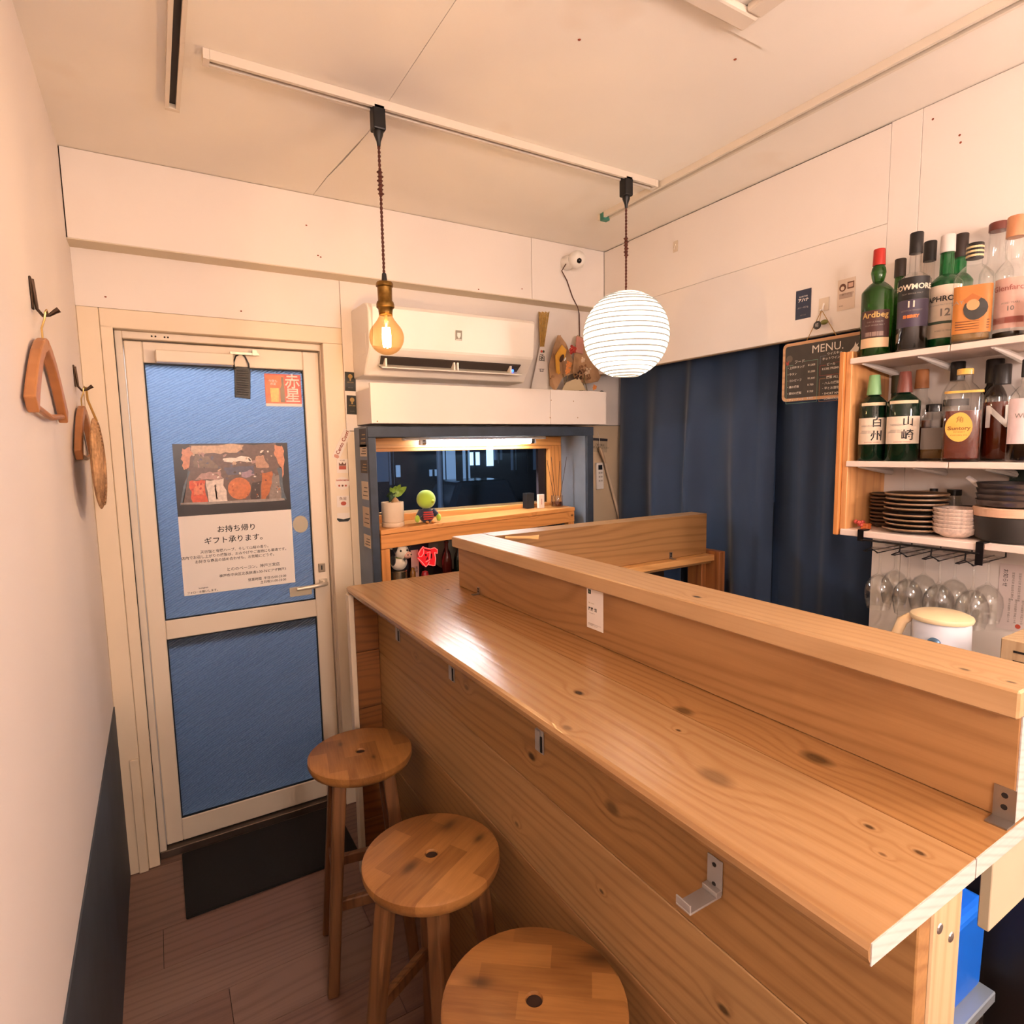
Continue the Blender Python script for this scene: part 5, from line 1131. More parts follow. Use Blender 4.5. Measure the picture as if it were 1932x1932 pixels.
def ml(x0, y0, x1, y1, m, w=.0009): MB().box(-bw+min(x0, x1)-w/2, -bw+max(x0, x1)+w/2, bh-max(y0, y1)-w/2, bh-min(y0, y1)+w/2, .0088, .0092, Mm).build('chalk_line', m, mb_)
u_ = 2*bh/106.
mw(.105, .033, 'MENU.', .036, b_=0); mw(.045, .0655, 'フード', .0125)
for i, (a, p) in enumerate((('・上州牛タング', '¥1,000'), ('・牛タン', '¥1,000'), ('・コンビーフ', '¥1,000'), ('・鯖の燻製', '¥ 700'), ('・素材の燻製', '¥ 700'), ('・フリーナーズ', '¥ 800'))):
    mw(.018, .083+.0215*i, a, .0092); mw(.094, .081+.0215*i, p, .0092)
for a in ((.017, .074, .017, .202), (.017, .202, .128, .202), (.128, .066, .128, .202), (.08, .066, .128, .066), (.017, .074, .04, .074)): ml(*a, CHG)
mw(.158, .054, 'ウイスキー', .010); mw(.143, .068, 'ホットワイン  デザート ¥1', .0098)
for a in ((.136, .058, .155, .058), (.136, .058, .136, .082)): ml(*a, CHB)
mw(.158, .087, 'ビール', .0098); mw(.143, .100, 'KOBE PREMIUM ALE', .0098)
for a in ((.136, .088, .155, .088), (.136, .088, .136, .120), (.136, .120, .28, .120), (.18, .083, .28, .083)): ml(*a, CHR)
mw(.158, .128, '燻製 ALL ¥500', .0102)
for i, a in enumerate(('・ハムの燻製(チーズ)', '・豆とお漬物(季)  コーヒー', '・SHORT MASTER', '・LOMACK(赤霧)')): mw(.143, .146+.0165*i, a, .0098)
for a in ((.136, .130, .155, .130), (.136, .130, .136, .203), (.136, .203, .28, .203), (.24, .126, .28, .126)): ml(*a, CHO)
flat(Mm, [(-bw+.232+x, bh-.055+y) for x, y in ((0, 0), (.012, -.008), (.026, -.002), (.028, .008), (.022, .012), (.026, .022), (.02, .016), (.016, .026), (.013, .014), (.006, .006))], .009, 'chalk_drawing', CH, mb_)
flat(Mm, [(-bw+.026+x, bh-.052+y) for x, y in ellipse(0, 0, .012, .012, 14)], .009, 'chalk_smudge', mat('chalk_smudge', '675d52', .8), mb_); flat(Mm, [(-bw+.018+x, bh-.06+y) for x, y in ((-.006, .004), (.0, -.004), (.007, .004), (.006, -.012), (-.002, -.012))], .0092, 'chalk_drawing', CHR, mb_)
for s_ in (-1, 1):
    MB().tube([hp, (XR-.014, (by0+by1)/2-(-.020+s_*.052)*1.0, bcz+bh-.001)], .0012, 5).build('string', mat('jute', 'a9803f', .9), mb_)
ck = at(1549, 612, x=XR-.028); t = thing('key_charm', 'round dark charm and beads hanging on the board hook', 'charm', tuple(ck))
MB().lathe([(0, 0), (.012, 0), (.0135, .002), (.012, .004), (0, .004)], (0, 0, 0), 20, M=on_right(XR-.024, ck.y+.014, ck.z)).build('disc', mat('charm_black', '2a2420', .4), t, smooth=True); text('招', .012, on_right(XR-.0284, ck.y+.014, ck.z), M_PAPER, t)
MB().ball((XR-.024, ck.y-.008, ck.z+.006), .010, 10, 8, (.6, 1.3, .8)).build('bead', mat('olive_bead', '6b6a2c', .4), t, smooth=True); MB().tube([hp, (XR-.022, ck.y+.01, ck.z+.012)], .001, 5).build('string', mat('jute', 'a9803f', .9), t)
# ================================================================== bottle shelves on the right wall
SX, SY1, SY0 = 1.70, .966, .28
Z1, Z2, Z3 = 1.702, 1.414, 1.218
sh = thing('bottle_shelf', 'pine shelf unit with white boards full of bottles and dishes', 'shelf', (1.8, .62, 1.19))
M_SD = wood('shelf_side_pine', 2, 'd99f66', 'ab6f3a', 55, 5, .4, .5, cross=(.6, 1, .02)); M_SW = mat('shelf_board_white', 'e9d6ca', .5, var=.03)
MB().box(SX+.004, 1.9045, SY1+.001, SY1+.018, 1.199, 1.722).build('side_panel', M_SD, sh, bevel=.0015)
MB().box(SX-.006, 1.9045, SY1+.0185, SY1+.032, 1.199, 1.722).build('side_panel', wood('shelf_side_orange', 2, 'd08a4a', 'a3622c', 55, 5, .4, .5, cross=(.6, 1, .02)), sh, bevel=.0015)
for z, sp in ((Z1, .725), (Z2, .714)):
    MB().box(SX, 1.9045, sp+.0008, SY1+.005, z-.016, z).build('shelf_board', M_SW, sh, bevel=.0015); MB().box(SX, 1.9045, SY0, sp-.0008, z-.016, z).build('shelf_board', M_SW, sh, bevel=.0015)
    for y in (.945, .803, .645, .45):
        MB().tube([(SX+.02, y, z-.0165), (SX+.10, y, z-.024), (1.89, y, z-.035)], [.004, .010, .012], 8, flat=.8).build('shelf_bracket', M_WHITE, sh, smooth=True)
MB().box(SX-.004, 1.9045, .636, SY1+.012, Z3-.018, Z3).build('shelf_board', M_SW, sh, bevel=.0015); MB().box(SX+.02, 1.9045, SY0, .6345, Z3-.018, Z3).build('shelf_board', M_SW, sh, bevel=.0015)

# ---- bottles
def glassm(n, c, tr=.85, rough=.06): return mat('glass_'+n, c, rough, trans=tr, ior=1.45)
G_GREEN = glassm('green', '2f6a1e', .8); G_GREEN2 = glassm('emerald', '1f8a45', .75); G_DKG = glassm('dark_green', '12301f', .5); G_DK = glassm('dark', '1c1712', .35)
G_CLR = M_CLR; G_AMB = mat('liquid_whisky', 'a8561c', .08, trans=.5); G_AMB2 = mat('liquid_deep_whisky', '6e2a12', .08, trans=.35); G_STRAW = mat('liquid_straw', 'b88a48', .08, trans=.6); G_BLK = mat('glass_blackish', '1a1512', .06, trans=.25)
def bottle(label, u, v0, xb, z0, R, H, sh_=.62, nk=.28, neck=.012, glass=G_CLR, cap=None, capm=None, labs=(), txt=(), liq=None, sq=0, bulge=0, dz=0):
    """u: photograph column of the axis; xb: depth plane; R,H: real radius and height"""
    p = at(u, v0, x=xb); x, y = xb, p.y; z = z0+.0004
    t = thing('bottle', label, 'bottle', (x, y, z), 'bottles on the wall shelves')
    phi = math.atan2(-y, -x)
    hs, hn = H*sh_, H*(1-nk)
    prof = [(0, .004), (R*.6, .002), (R*.93, 0), (R, .004), (R, hs)]
    for k in range(1, 7):
        f = k/6; rr = neck*1.05+(R-neck*1.05)*(math.cos(f*PI/2)**.75 if f < 1 else 0); prof.append((rr, hs+(hn-hs)*f*(.35+.65*f)))
    if bulge: prof += [(neck+bulge*.6, hn+(H-hn)*.12), (neck+bulge, hn+(H-hn)*.28), (neck+bulge*.7, hn+(H-hn)*.42)]
    ch_, cr_, cs_ = cap or (.04, neck+.003, 0)
    prof += [(neck, H-ch_), (neck, H-.004), (0, H-.004)]
    MB().lathe(prof, (x, y, z), 28, sq=sq, phi=phi if sq else 0).build('glass', glass, t, smooth=True)
    if liq:
        lv, lm = liq; Rl = R-.0022
        lp = [(0, .007), (Rl*.9, .006), (Rl, .010), (Rl, min(lv, hs))]+([(Rl*.9, lv)] if lv > hs else [])+[(0, min(lv, hs) if lv <= hs else lv)]
        MB().lathe(lp, (x, y, z), 24, sq=sq, phi=phi if sq else 0).build('liquid', lm, t, smooth=True)
    MB().lathe([(0, H), (cr_*.92, H), (cr_, H-.002), (cr_+cs_, H-ch_+.001), (cr_+cs_, H-ch_), (0, H-ch_)], (x, y, z), 20).build('cap', capm, t, smooth=True)
    for (za, zb_, half, m, off) in labs:
        MB().patch(R, phi+off, half, za*H, zb_*H, (x, y, z), 14, sq, phi).build('paper_label', m, t, smooth=True)
    for (s_, size, zz, off, m, *bo) in txt:
        def wrap(a, b_, off=off, zz=zz):
            w = phi+off+a/R; rr = (R+.0011)*sqf(w-phi, sq); return Vector((x+rr*math.cos(w), y+rr*math.sin(w), z+zz*H+b_))
        text(s_, size, None, m, t, wrap=wrap, bold=bo[0] if bo else 0)
    return t, (x, y, z, phi)
L = lambda n, c: mat('label_'+n, c, .5, var=.06, vscale=40)
CAPB = mat('black_cap', '1b1715', .4); CAPR = mat('red_cap', 'b02a1f', .4); CAPW = mat('white_cap', 'd9cdc6', .4); CAPG = mat('green_cap', '7fae78', .4); CAPBR = mat('maroon_cap', '6e3a30', .4); CAPC = mat('copper_cap', 'c98a62', .35); CAPT = mat('tan_cap', 'a86f45', .5); CAPY = mat('yellow_cap', 'd2a44a', .5)
GOLD = mat('label_gold', 'c9a35e', .5); CRM = L('cream', 'e2cfb8'); GRY = mat('label_grey', '8d8278', .5); OR = mat('label_orange', 'd0763a', .5)
XF_, XM_, XBk = 1.742, 1.80, 1.868
ORD = ['first', 'second', 'third', 'fourth', 'fifth', 'sixth', 'seventh', 'eighth', 'ninth']
# top shelf
bottle('green whisky bottle with a red cap at the left shelf end', 1654, 600, XF_, Z1, .039, .288, .60, .30, .0125, G_GREEN, (.043, .0145, .001), CAPR,
       [(.075, .165, 1.0, L('tan', 'd9b48c'), -.12), (.17, .42, 1.0, L('dark_red', '4a2c28'), -.12), (.18, .22, .6, mat('label_arch', '8d7468', .5), -.12)], [('Ardbeg', .022, .375, -.10, GOLD, .0004), ('THE ULTIMATE', .006, .31, -.1, GRY), ('ISLAY SINGLE MALT', .0055, .28, -.1, GRY)], liq=(.05, G_DK), bulge=.006)
bottle('dark bottle behind the red capped one on the top shelf', 1694, 600, XBk, Z1, .034, .282, .6, .30, .0125, G_GREEN, (.05, .0145, .0), mat('dark_brown_cap', '2e2219', .5), liq=(.15, G_DK))
bottle('clear bottle with black label and purple band, tall black cap', 1722, 600, XF_, Z1, .037, .303, .60, .33, .013, G_CLR, (.052, .0155, .0), CAPB,
       [(.43, .615, 1.15, mat('label_black', '1c1918', .45), -.08), (.20, .428, 1.15, mat('label_purple', '43384a', .45), -.08)], [('BOWMORE', .0185, .53, -.1, CRM, .0006), ('ISLAY SINGLE MALT', .0055, .475, -.1, GRY), ('11', .022, .385, -.12, CRM, .0006), ('SCOTCH WHISKY', .006, .335, -.1, GRY), ('SHERRY', .010, .285, -.12, OR, .0008)], liq=(.12, G_BLK))
bottle('black capped bottle half hidden on the top shelf', 1748, 600, XBk, Z1, .035, .308, .6, .33, .013, G_CLR, (.052, .0155, 0), CAPB, liq=(.12, G_AMB2))
bottle('green bottle with white cap and big white label', 1781, 600, XM_, Z1, .037, .292, .58, .34, .015, G_GREEN2, (.044, .016, .001), CAPW,
       [(.245, .555, 1.2, CRM, .0), (.225, .243, 1.2, mat('label_green_band', '4a5a48', .5), .0), (.10, .222, 1.2, L('cream2', 'd9c3a8'), .0)], [('LAPHROAIG', .0185, .435, .0, M_INK, .0004), ('ISLAY SINGLE MALT SCOTCH WHISKY', .0046, .385, 0, GRY), ('12', .026, .315, .0, GRY, .0006), ('AGED 12 YEARS', .0055, .16, 0, GRY)], liq=(.03, G_DKG))
bottle('brown black bottle with orange neck label on the top shelf', 1806, 600, XBk, Z1, .030, .305, .6, .33, .0135, G_GREEN2, (.06, .0155, 0), mat('brown_black_cap', '30241e', .45), [], liq=(.1, G_DK))
b7, (x7, y7, z7, p7) = bottle('squat clear bottle with striped cap and orange picture label', 1832, 600, XF_, Z1, .039, .238, .66, .22, .015, G_CLR, (.036, .0175, 0), CAPB,
       [(.09, .56, .95, L('picture_orange', 'b5712f'), .12)], [('ISLAY', .012, .40, -.75, GRY)], liq=(.025, G_STRAW), sq=6)
for k in range(3): MB().lathe([(.0176, 0), (.018, .001), (.018, .004), (.0176, .005)], (x7, y7, z7+.205+.010*k), 16).build('cap_stripe', mat('cap_cream', 'cdb98a', .5), b7, smooth=True)
def on_bottle(x, y, z, phi, R, sq, H): 
    return lambda a, b_: Vector((x+(R+.0009)*sqf(a/R, sq)*math.cos(phi+a/R), y+(R+.0009)*sqf(a/R, sq)*math.sin(phi+a/R), z+b_))
def bshape(t, fn, pts, m, nm='print_patch'):
    n = len(pts); c = (sum(p[0] for p in pts)/n, sum(p[1] for p in pts)/n)
    MB().add([fn(*c)]+[fn(*p) for p in pts], [(0, 1+i, 1+(i+1) % n) for i in range(n)]).build(nm, m, t)
f7 = on_bottle(x7, y7, z7, p7, .0395, 6, 0)
bshape(b7, f7, ellipse(.006, .078, .021, .027, 16), mat('print_black', '33302a', .5)); f7b = on_bottle(x7, y7, z7, p7, .0399, 6, 0)
bshape(b7, f7b, ellipse(.002, .087, .012, .013, 14), mat('print_face', 'c98e5c', .5)); bshape(b7, f7b, [(-.016, .100), (.0, .114), (.016, .102), (.01, .094), (-.012, .092)], mat('print_hat', 'a85e22', .5))
for k in range(4): bshape(b7, f7b, [(-.026, .03+.006*k), (.03, .03+.006*k), (.03, .0325+.006*k), (-.026, .0325+.006*k)], mat('print_brown2', '6e3f1a', .5))
bottle('clear bottle with a dark brown stopper at the back of the top shelf', 1874, 600, XBk, Z1, .035, .308, .6, .30, .019, G_CLR, (.02, .021, 0), CAPBR, liq=(.02, G_AMB))
bottle('clear bottle with copper cap and pink label, right shelf end', 1906, 600, XM_, Z1, .035, .292, .56, .34, .0155, G_CLR, (.048, .018, .001), CAPC,
       [(.10, .50, 1.2, L('pink', 'dfb3a2'), .05), (.14, .19, 1.2, mat('label_red_band', 'b03a26', .5), .05)], [('Glenfarclas', .018, .42, .0, mat('label_rose_ink', 'b06a5e', .5), .0002), ('10', .015, .255, -.05, GRY, .0004), ('AGED YEARS', .006, .30, -.05, GRY)], liq=(.022, G_DK), bulge=.004)
bottle('clear bottle cut by the frame edge on the top shelf', 1990, 600, XF_, Z1, .04, .29, .58, .33, .014, G_CLR, (.045, .016, 0), CAPB, [(.12, .5, 1.1, CRM, 0)], liq=(.09, G_AMB))
# middle shelf
def suntory(label, u, capm, k1, k2, nm, glass, R_):
    bottle(label, u, 790, XF_, Z2, R_, .238, .66, .24, .0135, glass, (.055, .0135, .005), capm,
       [(.195, .50, 1.28, CRM, .0), (.64, .675, .95, L('cream3', 'd9c3a0'), 0)], [(k1, .027, .437, .30, M_INK, .0004), (k2, .030, .285, .30, M_INK, .0004), (nm, .007, .405, -.38, GRY), ('SINGLE MALT\nJAPANESE WHISKY', .0048, .335, -.40, GRY), ('SUNTORY WHISKY', .0045, .215, 0, RI)], liq=(.14, G_DK))
suntory('dark bottle with green neck wrap and white brush lettered label', 1647, CAPG, '白', '州', 'HAKUSHU', G_DKG, .0345)
suntory('dark bottle with maroon neck wrap and white brush lettered label', 1704, CAPBR, '山', '崎', 'YAMAZAKI', G_DKG, .0385)
bottle('dark green capped bottle at the back, left of middle shelf', 1690, 790, 1.835, Z2, .029, .24, .6, .3, .014, G_DKG, (.05, .0155, 0), mat('olive_cap', '35301c', .5), [(.3, .5, .8, CRM, 0)], liq=(.1, G_DK))
bottle('clear bottle with copper brown cap at the back of middle shelf', 1736, 790, XBk, Z2, .030, .252, .6, .3, .014, G_CLR, (.052, .0155, .002), CAPT, liq=(.11, G_AMB))
bottle('short clear square bottle with a grey label', 1760, 800, XM_, Z2, .0285, .150, .72, .16, .016, G_CLR, (.020, .018, 0), CAPB, [(.2, .58, .75, L('grey', 'a79d98'), 0)], [('GIN', .012, .48, 0, GRY), ('KYOTO DRY', .006, .36, 0, GRY)], liq=(.045, G_STRAW), sq=7)
bottle('clear bottle with a tall black stopper at the back', 1802, 790, XBk, Z2, .033, .262, .66, .18, .015, G_CLR, (.05, .0165, 0), CAPB, [(.55, .62, 1.0, mat('label_dark', '2b2724', .5), 0)], liq=(.12, G_STRAW))
b5, (x5, y5, z5, p5) = bottle('square amber bottle with oval yellow label', 1816, 790, XF_-.007, Z2, .039, .228, .70, .15, .0155, G_CLR, (.014, .017, 0), CAPY, [(.735, .76, 1.2, CAPY, 0)], [('Suntory', .0125, .36, -.12, mat('print_ochre', '8a5a1c', .5), .0004), ('WHISKY', .006, .32, -.12, mat('print_ochre', '8a5a1c', .5)), ('KAKUBIN 43%', .005, .285, -.12, mat('print_ochre', '8a5a1c', .5)), ('角', .016, .45, -.12, mat('print_ochre', '8a5a1c', .5))], liq=(.125, G_AMB2), sq=7)
f5 = on_bottle(x5, y5, z5, p5, .0391, 7, 0); bshape(b5, f5, ellipse(-.005, .085, .0235, .036, 24), mat('label_yellow', 'd9a545', .45), 'paper_label')
bottle('dark capped bottle behind the bottle marked with one big letter', 1871, 790, XBk, Z2, .029, .258, .62, .26, .0155, G_DK, (.06, .019, 0), CAPB, liq=(.1, G_DK))
b6, (x6, y6, z6, p6) = bottle('red brown bottle marked with one big white letter', 1886, 790, XM_, Z2, .036, .236, .66, .20, .0145, G_CLR, (.048, .0175, 0), CAPB, [], [('N', .072, .45, -.12, M_PAPER, .0022)], liq=(.145, G_AMB2))
bottle('bottle with a big pale pink label at the right frame edge', 1938, 790, XF_-.007, Z2, .036, .235, .62, .25, .0145, G_CLR, (.04, .016, 0), CAPB, [(.18, .62, 1.2, L('palepink', 'ead2d2'), 0)], [('Whisky', .015, .45, 0, GRY)], liq=(.10, G_DK))
bottle('dark sloping bottle at the back right of middle shelf', 1952, 790, XBk, Z2, .034, .21, .5, .2, .013, G_DK, (.03, .015, 0), CAPB)

# ---- lower shelf: plates, bowls, pans, jars
M_PLT = mat('stoneware', '4a3a2e', .35, var=.25, vscale=30); M_PLR = mat('stoneware_rim', '8a6c50', .4); Z = Z3+.0004
def plate_mesh(R, h=.0115): return [(0, .0015), (R*.55, .0), (R*.6, .001), (R*.92, h*.72), (R, h), (R*.995, h+.0018), (R*.9, h-.001), (R*.6, .004), (0, .0042)]
def stack(n, x, y, R, dz, label, group, m, name='plate', cat='plate', jit=.003, prof=None, rim=None):
    base = MB().lathe((prof or plate_mesh)(R), (0, 0, 0), 36).build(name, m, smooth=True)
    if rim: MB().lathe([(R*.985, rim[0]-.0022), (R*1.012, rim[0]), (R*1.0, rim[0]+.003), (R*.965, rim[0]+.0022)], (0, 0, 0), 36, close=True).build('rim', rim[1], base, smooth=True)
    for k in range(n):
        o = base if k == 0 else copy_tree(base)
        o.location = (x+random.uniform(-jit, jit), y+random.uniform(-jit, jit), Z+k*dz+(.004 if k > 3 and jit > .002 else 0)); tag(o, label % ORD[n-1-k], cat, group)
ps = at(1711, 1000, x=1.785)
stack(8, 1.775, .818, .0735, .0130, 'dark stoneware plate, %s from the top of the wide stack', 'wide stack of stoneware plates', M_PLT, jit=.006, rim=(.0115, M_PLR))
ps2 = at(1650, 975, x=1.845); stack(9, 1.832, .923, .0395, .0102, 'small dark plate, %s from the top of the corner stack', 'corner stack of small plates', M_PLT, name='small_plate', rim=(.0115, mat('dark_rim', '5c4736', .4)))
bp0 = at(1803, 1005, x=1.765)
stack(6, 1.763, bp0.y, .051, .0098, 'small speckled white bowl, %s from the top of its stack', 'stack of small white bowls', mat('speckled_white', 'd6bfb0', .4, var=.2, vscale=120), 'small_bowl', 'bowl', .001, lambda R: [(0, .003), (R*.45, 0), (R*.5, .001), (R*.88, .012), (R, .026), (R*.97, .027), (R*.85, .014), (R*.45, .0055), (0, .005)])
ph = at(1888, 1005, x=1.775); py = ph.y
tag(MB().lathe([(0, .0), (.06, 0), (.072, .008), (.078, .045), (.079, .062), (.076, .062), (.074, .045), (.066, .01), (0, .006)], (1.79, py-.018, Z), 40).build('cooking_pot', mat('dark_iron', '2b2723', .45), loc=(1.79, py-.018, Z), smooth=True), 'dark iron pot on the lower shelf', 'pot')
tag(MB().lathe([(.077, .0), (.080, .002), (.081, .02), (.078, .023), (.06, .022), (0, .021), (0, .002)], (1.79, py-.018, Z+.0625), 40).build('cream_bowl', mat('cream_enamel', 'd2a98c', .4), loc=(1.79, py-.018, Z+.0625), smooth=True), 'cream rimmed shallow bowl resting on the iron pot', 'bowl')
pan = MB().lathe([(0, 0), (.06, 0), (.072, .003), (.076, .016), (.077, .017), (.073, .016), (.069, .004), (0, .003)], (0, 0, 0), 40).build('steel_dish', mat('brushed_steel', '77706f', .3, .9), smooth=True)
for k in range(4):
    o = pan if k == 0 else pan.copy()
    if k: COL.objects.link(o)
    o.location = (1.79, py-.018, Z+.0863+.0135*k); tag(o, 'brushed steel dish, %s from the bottom of the pile on the pot' % ORD[k], 'dish', 'pile of steel dishes')
tag(MB().tube([at(1826, 900, x=1.80), at(1850, 918, x=1.79), at(1866, 928, x=1.785)], [.006, .0075, .005], 8, flat=.5).build('ladle', mat('white_handle', 'd9cfc9', .4), smooth=True), 'white ladle handle sticking out of steel dishes', 'ladle')
mp_ = at(1624, 985, x=1.735); t = thing('food_magnet', 'small red and orange food shaped ornament on the shelf corner', 'ornament', (1.735, .94, Z))
mb = MB()
for k in range(9): mb.ball((1.733+random.uniform(-.008, .008), .941+random.uniform(-.010, .010), Z+.009+random.uniform(0, .012)), .0065, 8, 6)
mb.build('red_cluster', mat('coral', 'b5483f', .5), t, smooth=True); MB().box(1.722, 1.745, .915, .934, Z, Z+.017).build('orange_block', mat('orange_block', 'c0622f', .5), t, bevel=.002)
for (u, R, H, m, cm, lab, nm) in ((1713, .013, .085, M_CLR, CAPT, 'small clear spice jar behind the plates', 'spice_jar'), (1761, .013, .115, M_BLACK, CAPB, 'tall black pepper mill behind plates', 'pepper_mill'), (1800, .022, .115, M_CLR, CAPB, 'clear squeeze bottle with black cap behind bowls', 'squeeze_bottle')):
    p = at(u, 940, x=1.872); t = thing(nm, lab, nm.split('_')[-1], (1.872, p.y, Z))
    MB().lathe([(0, 0), (R, 0), (R*1.02, .003), (R, H*.35), (R*.72, H*.5), (R*.95, H*.78), (R*.95, H*.86), (0, H*.86)] if nm == 'pepper_mill' else [(0, 0), (R, 0), (R, H*.6), (R*.7, H*.72), (R*.65, H*.86), (0, H*.86)], (1.872, p.y, Z), 18).build('body', m, t, smooth=True)
    MB().lathe([(0, H*.861), (R*.75, H*.861), (R*.75, H), (0, H)], (1.872, p.y, Z), 16).build('cap', cm, t, smooth=True)
    if m is M_CLR: MB().lathe([(0, .002), (R*.85, .002), (R*.85, H*.4), (0, H*.4)], (1.872, p.y, Z), 14).build('contents', mat('spice', '8a4f2a', .8), t, smooth=True)
p = at(1832, 945, x=1.865); t = thing('tea_caddy', 'square black tin with red flower print', 'tin', (1.865, p.y, Z)); MB().box(1.85, 1.885, p.y-.024, p.y+.024, Z, Z+.073).build('body', mat('caddy_black', '221c1a', .4), t, bevel=.004, seg=2)
Mq = on_right(1.8498, p.y, Z+.03)
for dx_, dy_ in ((-.006, .004), (.006, .010), (.0, -.006), (.009, -.004), (-.003, .016)): flat(Mq, ellipse(dx_, dy_, .0052, .0052, 10), .0003, 'flower_print', mat('flower_red', 'a8543f', .5), t)
tag(MB().box(1.895, 1.9042, SY0, .655, Z+.03, Z2-.02).build('green_board', mat('deep_green_board', '24352c', .6), loc=(1.9, .45, Z)), 'dark green board at the back of the lower shelf', 'board')

# ---- glass rack and hanging wine glasses
gr = thing('glass_rack', 'black wire glass rack clamped under the lower shelf', 'rack', (1.8, .8, Z3-.05))
zr, xr0 = Z3-.022, SX-.008
ya, yb_ = at(1627, 1005, x=SX).y, at(1852, 1024, x=SX).y
for y in (ya, yb_):
    MB().box(xr0-.002, xr0+.0002, y-.008, y+.008, zr-.03 if y == yb_ else zr-.006, Z3+.004).box(xr0+.0002, xr0+.03, y-.008, y+.008, Z3+.0005, Z3+.004).build('clamp', M_BLACKM, gr)
MB().tube([(xr0, ya, zr-.002), (xr0, yb_, zr-.002)], .0028, 8).build('front_rail', M_BLACKM, gr, smooth=True)
MB().tube([(1.885, ya, zr-.004), (1.885, yb_, zr-.004)], .0028, 8).build('back_rail', M_BLACKM, gr, smooth=True)
ys = [ya-.030-.075*k for k in range(5)]
zw = zr-.034
for k, y in enumerate(ys):
    if y < yb_-.02: continue
    MB().tube([(xr0+.004, y-.013, zw), (xr0-.002, y-.020, zw+.001), (xr0-.004, y, zw+.012), (xr0-.002, y+.020, zw+.001), (xr0+.004, y+.013, zw)], .0017, 6).build('mouth', M_BLACKM, gr, smooth=True)
    for s_ in (-1, 1): MB().tube([(xr0+.002, y+s_*.016, zw), (1.80, y+s_*.013, zw), (1.888, y+s_*.013, zw)], .0017, 6).build('runner', M_BLACKM, gr, smooth=True)
    MB().tube([(xr0, y-.0, zr), (xr0-.003, y, zw+.012)], .0017, 6).build('hanger', M_BLACKM, gr); MB().tube([(1.885, y-.013, zr-.004), (1.886, y-.013, zw)], .0017, 6).build('hanger', M_BLACKM, gr)
gp = [(0, .0), (.004, -.001), (.028, -.003), (.030, -.0045), (.010, -.006), (.0035, -.014), (.003, -.068), (.006, -.076), (.022, -.088), (.033, -.108), (.036, -.130), (.033, -.155), (.0285, -.175), (.0275, -.175), (.032, -.155), (.0348, -.130), (.032, -.109), (.021, -.09), (.004, -.079), (0, -.078)]
wg = MB().lathe(gp, (0, 0, 0), 28).build('wine_glass', M_CLR, smooth=True); first = True
for yi, y in enumerate(ys[:4]):
    for x in (1.742, 1.832):
        o = wg if first else wg.copy()
        if not first: COL.objects.link(o)
        first = False; o.location = (x, y+.002*math.sin(x*90), zw+.0085); tag(o, 'wine glass hanging upside down, %s from the curtain in the %s row' % (ORD[yi], 'front' if x < 1.8 else 'wall side'), 'glass', 'wine glasses in the rack')

# ---- kitchen side: worktop, kettle, notice, chopping block, bin
kw = thing('kitchen_worktop', 'low steel kitchen worktop behind the bar ledge', 'worktop', (1.6, .7, 0))
MB().box(1.42, 1.904, .1, 1.40, .815, .85).build('top', mat('worktop_steel', '9a948e', .3, .9), kw, bevel=.003); MB().box(1.45, 1.90, .12, 1.38, 0, .8145).build('cabinet', mat('cabinet_dark', '2a2623', .5), kw)
kc = at(1775, 1190, x=1.60); kx_, ky_ = 1.60, kc.y; kz = .8504
kt = thing('water_pot', 'white water pot with cream lid behind the ledge', 'pot', (kx_, ky_, kz)); htop = at(1775, 1152, x=1.60).z-kz
MB().lathe([(0, 0), (.059, 0), (.062, .004), (.060, htop-.03), (.058, htop-.022), (0, htop-.022)], (kx_, ky_, kz), 36).build('body', mat('pot_white', 'dcdfe8', .3), kt, smooth=True)
MB().lathe([(.03, htop-.021), (.063, htop-.021), (.065, htop-.015), (.063, htop-.010), (.05, htop-.004), (0, htop-.002)], (kx_, ky_, kz), 36).build('lid', mat('lid_cream', 'ead3a8', .4), kt, smooth=True)
MB().tube([(kx_-.025, ky_+.055, kz+htop-.022), (kx_-.035, ky_+.07, kz+htop-.035), (kx_-.045, ky_+.085, kz+htop-.09), (kx_-.04, ky_+.075, kz+htop-.15)], [.011, .012, .012, .010], 10).build('handle', mat('lid_cream2', 'e6c79a', .4), kt, smooth=True)
hh = at(1790, 1218, x=1.54); MB().ball((1.534, ky_-.015, hh.z), .012, 14, 10, (.6, 1.2, 1)).build('tap_knob', mat('blue_steel', '5a7a9a', .2, .6), kt, smooth=True)
ntp0 = at(1887, 1062, x=XR-.002); n1 = at(1880, 1184, x=XR-.002); Mn2 = on_right(XR-.0012, ntp0.y-.075, (ntp0.z+n1.z)/2); hn_ = (ntp0.z-n1.z)/2
t = thing('kitchen_notice', 'white printed notice with red seal on the kitchen wall', 'notice', (XR, ntp0.y-.07, n1.z))
MB().box(-.075, .075, -hn_, hn_, 0, .0006, Mn2).build('paper', mat('notice_paper', 'e2d2cc', .6), t)
text('お知らせ', .012, Mn2@Matrix.Translation((-.062, .05, .0009))@Matrix.Rotation(-PI/2, 4, 'Z'), M_INK, t)
for k in range(7): text('営業許可済 食品衛生責任者', .0062, Mn2@Matrix.Translation((-.045+.014*k, .03, .0009))@Matrix.Rotation(-PI/2, 4, 'Z'), GRY, t)
for k in range(7): text('神戸市保健所 平成三十年', .0058, Mn2@Matrix.Translation((-.05+.014*k, -.035, .0009))@Matrix.Rotation(-PI/2, 4, 'Z'), GRY, t)
flat(Mn2, ellipse(-.028, -hn_+.014, .006, .006, 12), .0009, 'seal', mat('seal_red', 'c8553f', .6), t)
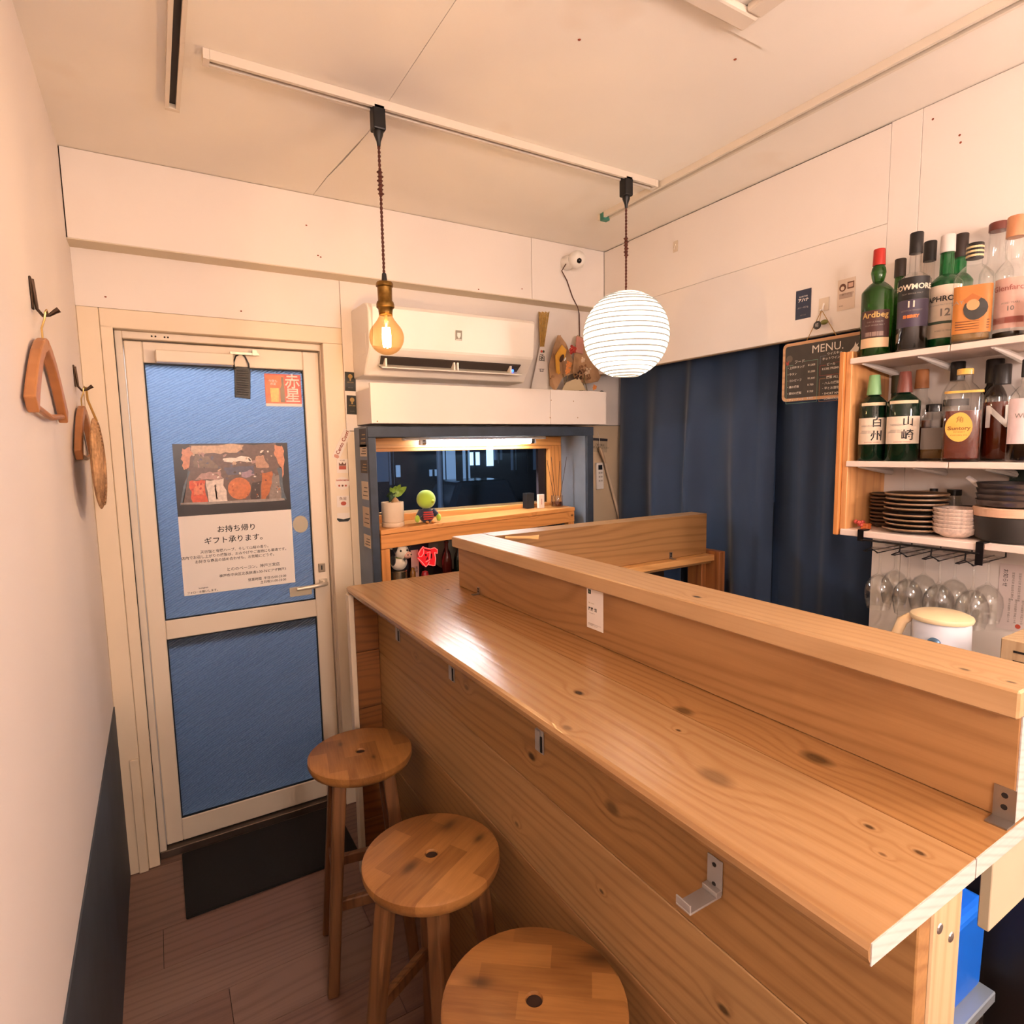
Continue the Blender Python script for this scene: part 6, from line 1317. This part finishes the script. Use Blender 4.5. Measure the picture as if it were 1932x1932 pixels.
t = thing('wooden_box', 'pale wooden box with slots at the right frame edge', 'box', (1.4, .36, .8504)); bxp = at(1905, 1222, x=1.46)
MB().box(1.45, 1.62, bxp.y-.16, bxp.y+.012, .8504, bxp.z+.02).build('body', M_POST, t, bevel=.002)
for k in range(2): MB().box(1.4485, 1.4499, bxp.y-.12, bxp.y-.01, bxp.z-.005-.02*k, bxp.z-.001-.02*k).build('slot', M_DARK, t)
bt, bb_ = at(1868, 1694, y=.42), at(1858, 1862, y=.42)
t = thing('blue_bin', 'bright blue plastic bin under the counter end', 'bin', (1.0, .55, bb_.z))
MB().hexa([(.82, .425, bb_.z), (bb_.x, .425, bb_.z), (bb_.x, .78, bb_.z), (.82, .78, bb_.z)], [(.80, .42, bt.z), (bt.x, .42, bt.z), (bt.x, .80, bt.z), (.80, .80, bt.z)]).build('body', mat('blue_plastic', '1a6ae0', .3), t, bevel=.014, seg=3)
MB().box(.84, bt.x-.03, .47, .77, bt.z+.0005, bt.z+.09).build('lid', mat('blue_plastic', '1a6ae0', .3), t, bevel=.01, seg=2)
t2_ = thing('steel_shelf', 'steel shelf unit holding the blue bin', 'shelf', (1.0, .6, 0))
MB().box(.76, bt.x+.012, .405, .82, bb_.z-.022, bb_.z-.0005).build('shelf_plate', mat('sink_steel', 'a3b2be', .35, .5), t2_, bevel=.002)
for x in (.765, bt.x-.012):
    for y in (.42, .79): MB().box(x, x+.02, y, y+.02, 0, bb_.z-.0225).build('leg', M_STEEL, t2_)
tag(MB().box(1.30, 1.418, .36, .9, 0, .70).build('dark_cabinet', mat('fridge_black', '1a1716', .35), loc=(1.33, .6, 0), bevel=.006, seg=2), 'black cabinet below the counter at the right frame edge', 'cabinet')
finish_texts()
for m in MATS.values():          # only the lamps and the added fill globes are sampled as light sources
    if m.name not in ('lantern_paper', 'filament', 'fluorescent_white', 'street_light') and not m.name.startswith('opal'): m.cycles.emission_sampling = 'NONE'
for o in bpy.data.objects:
    if '_o' in o: del o['_o']
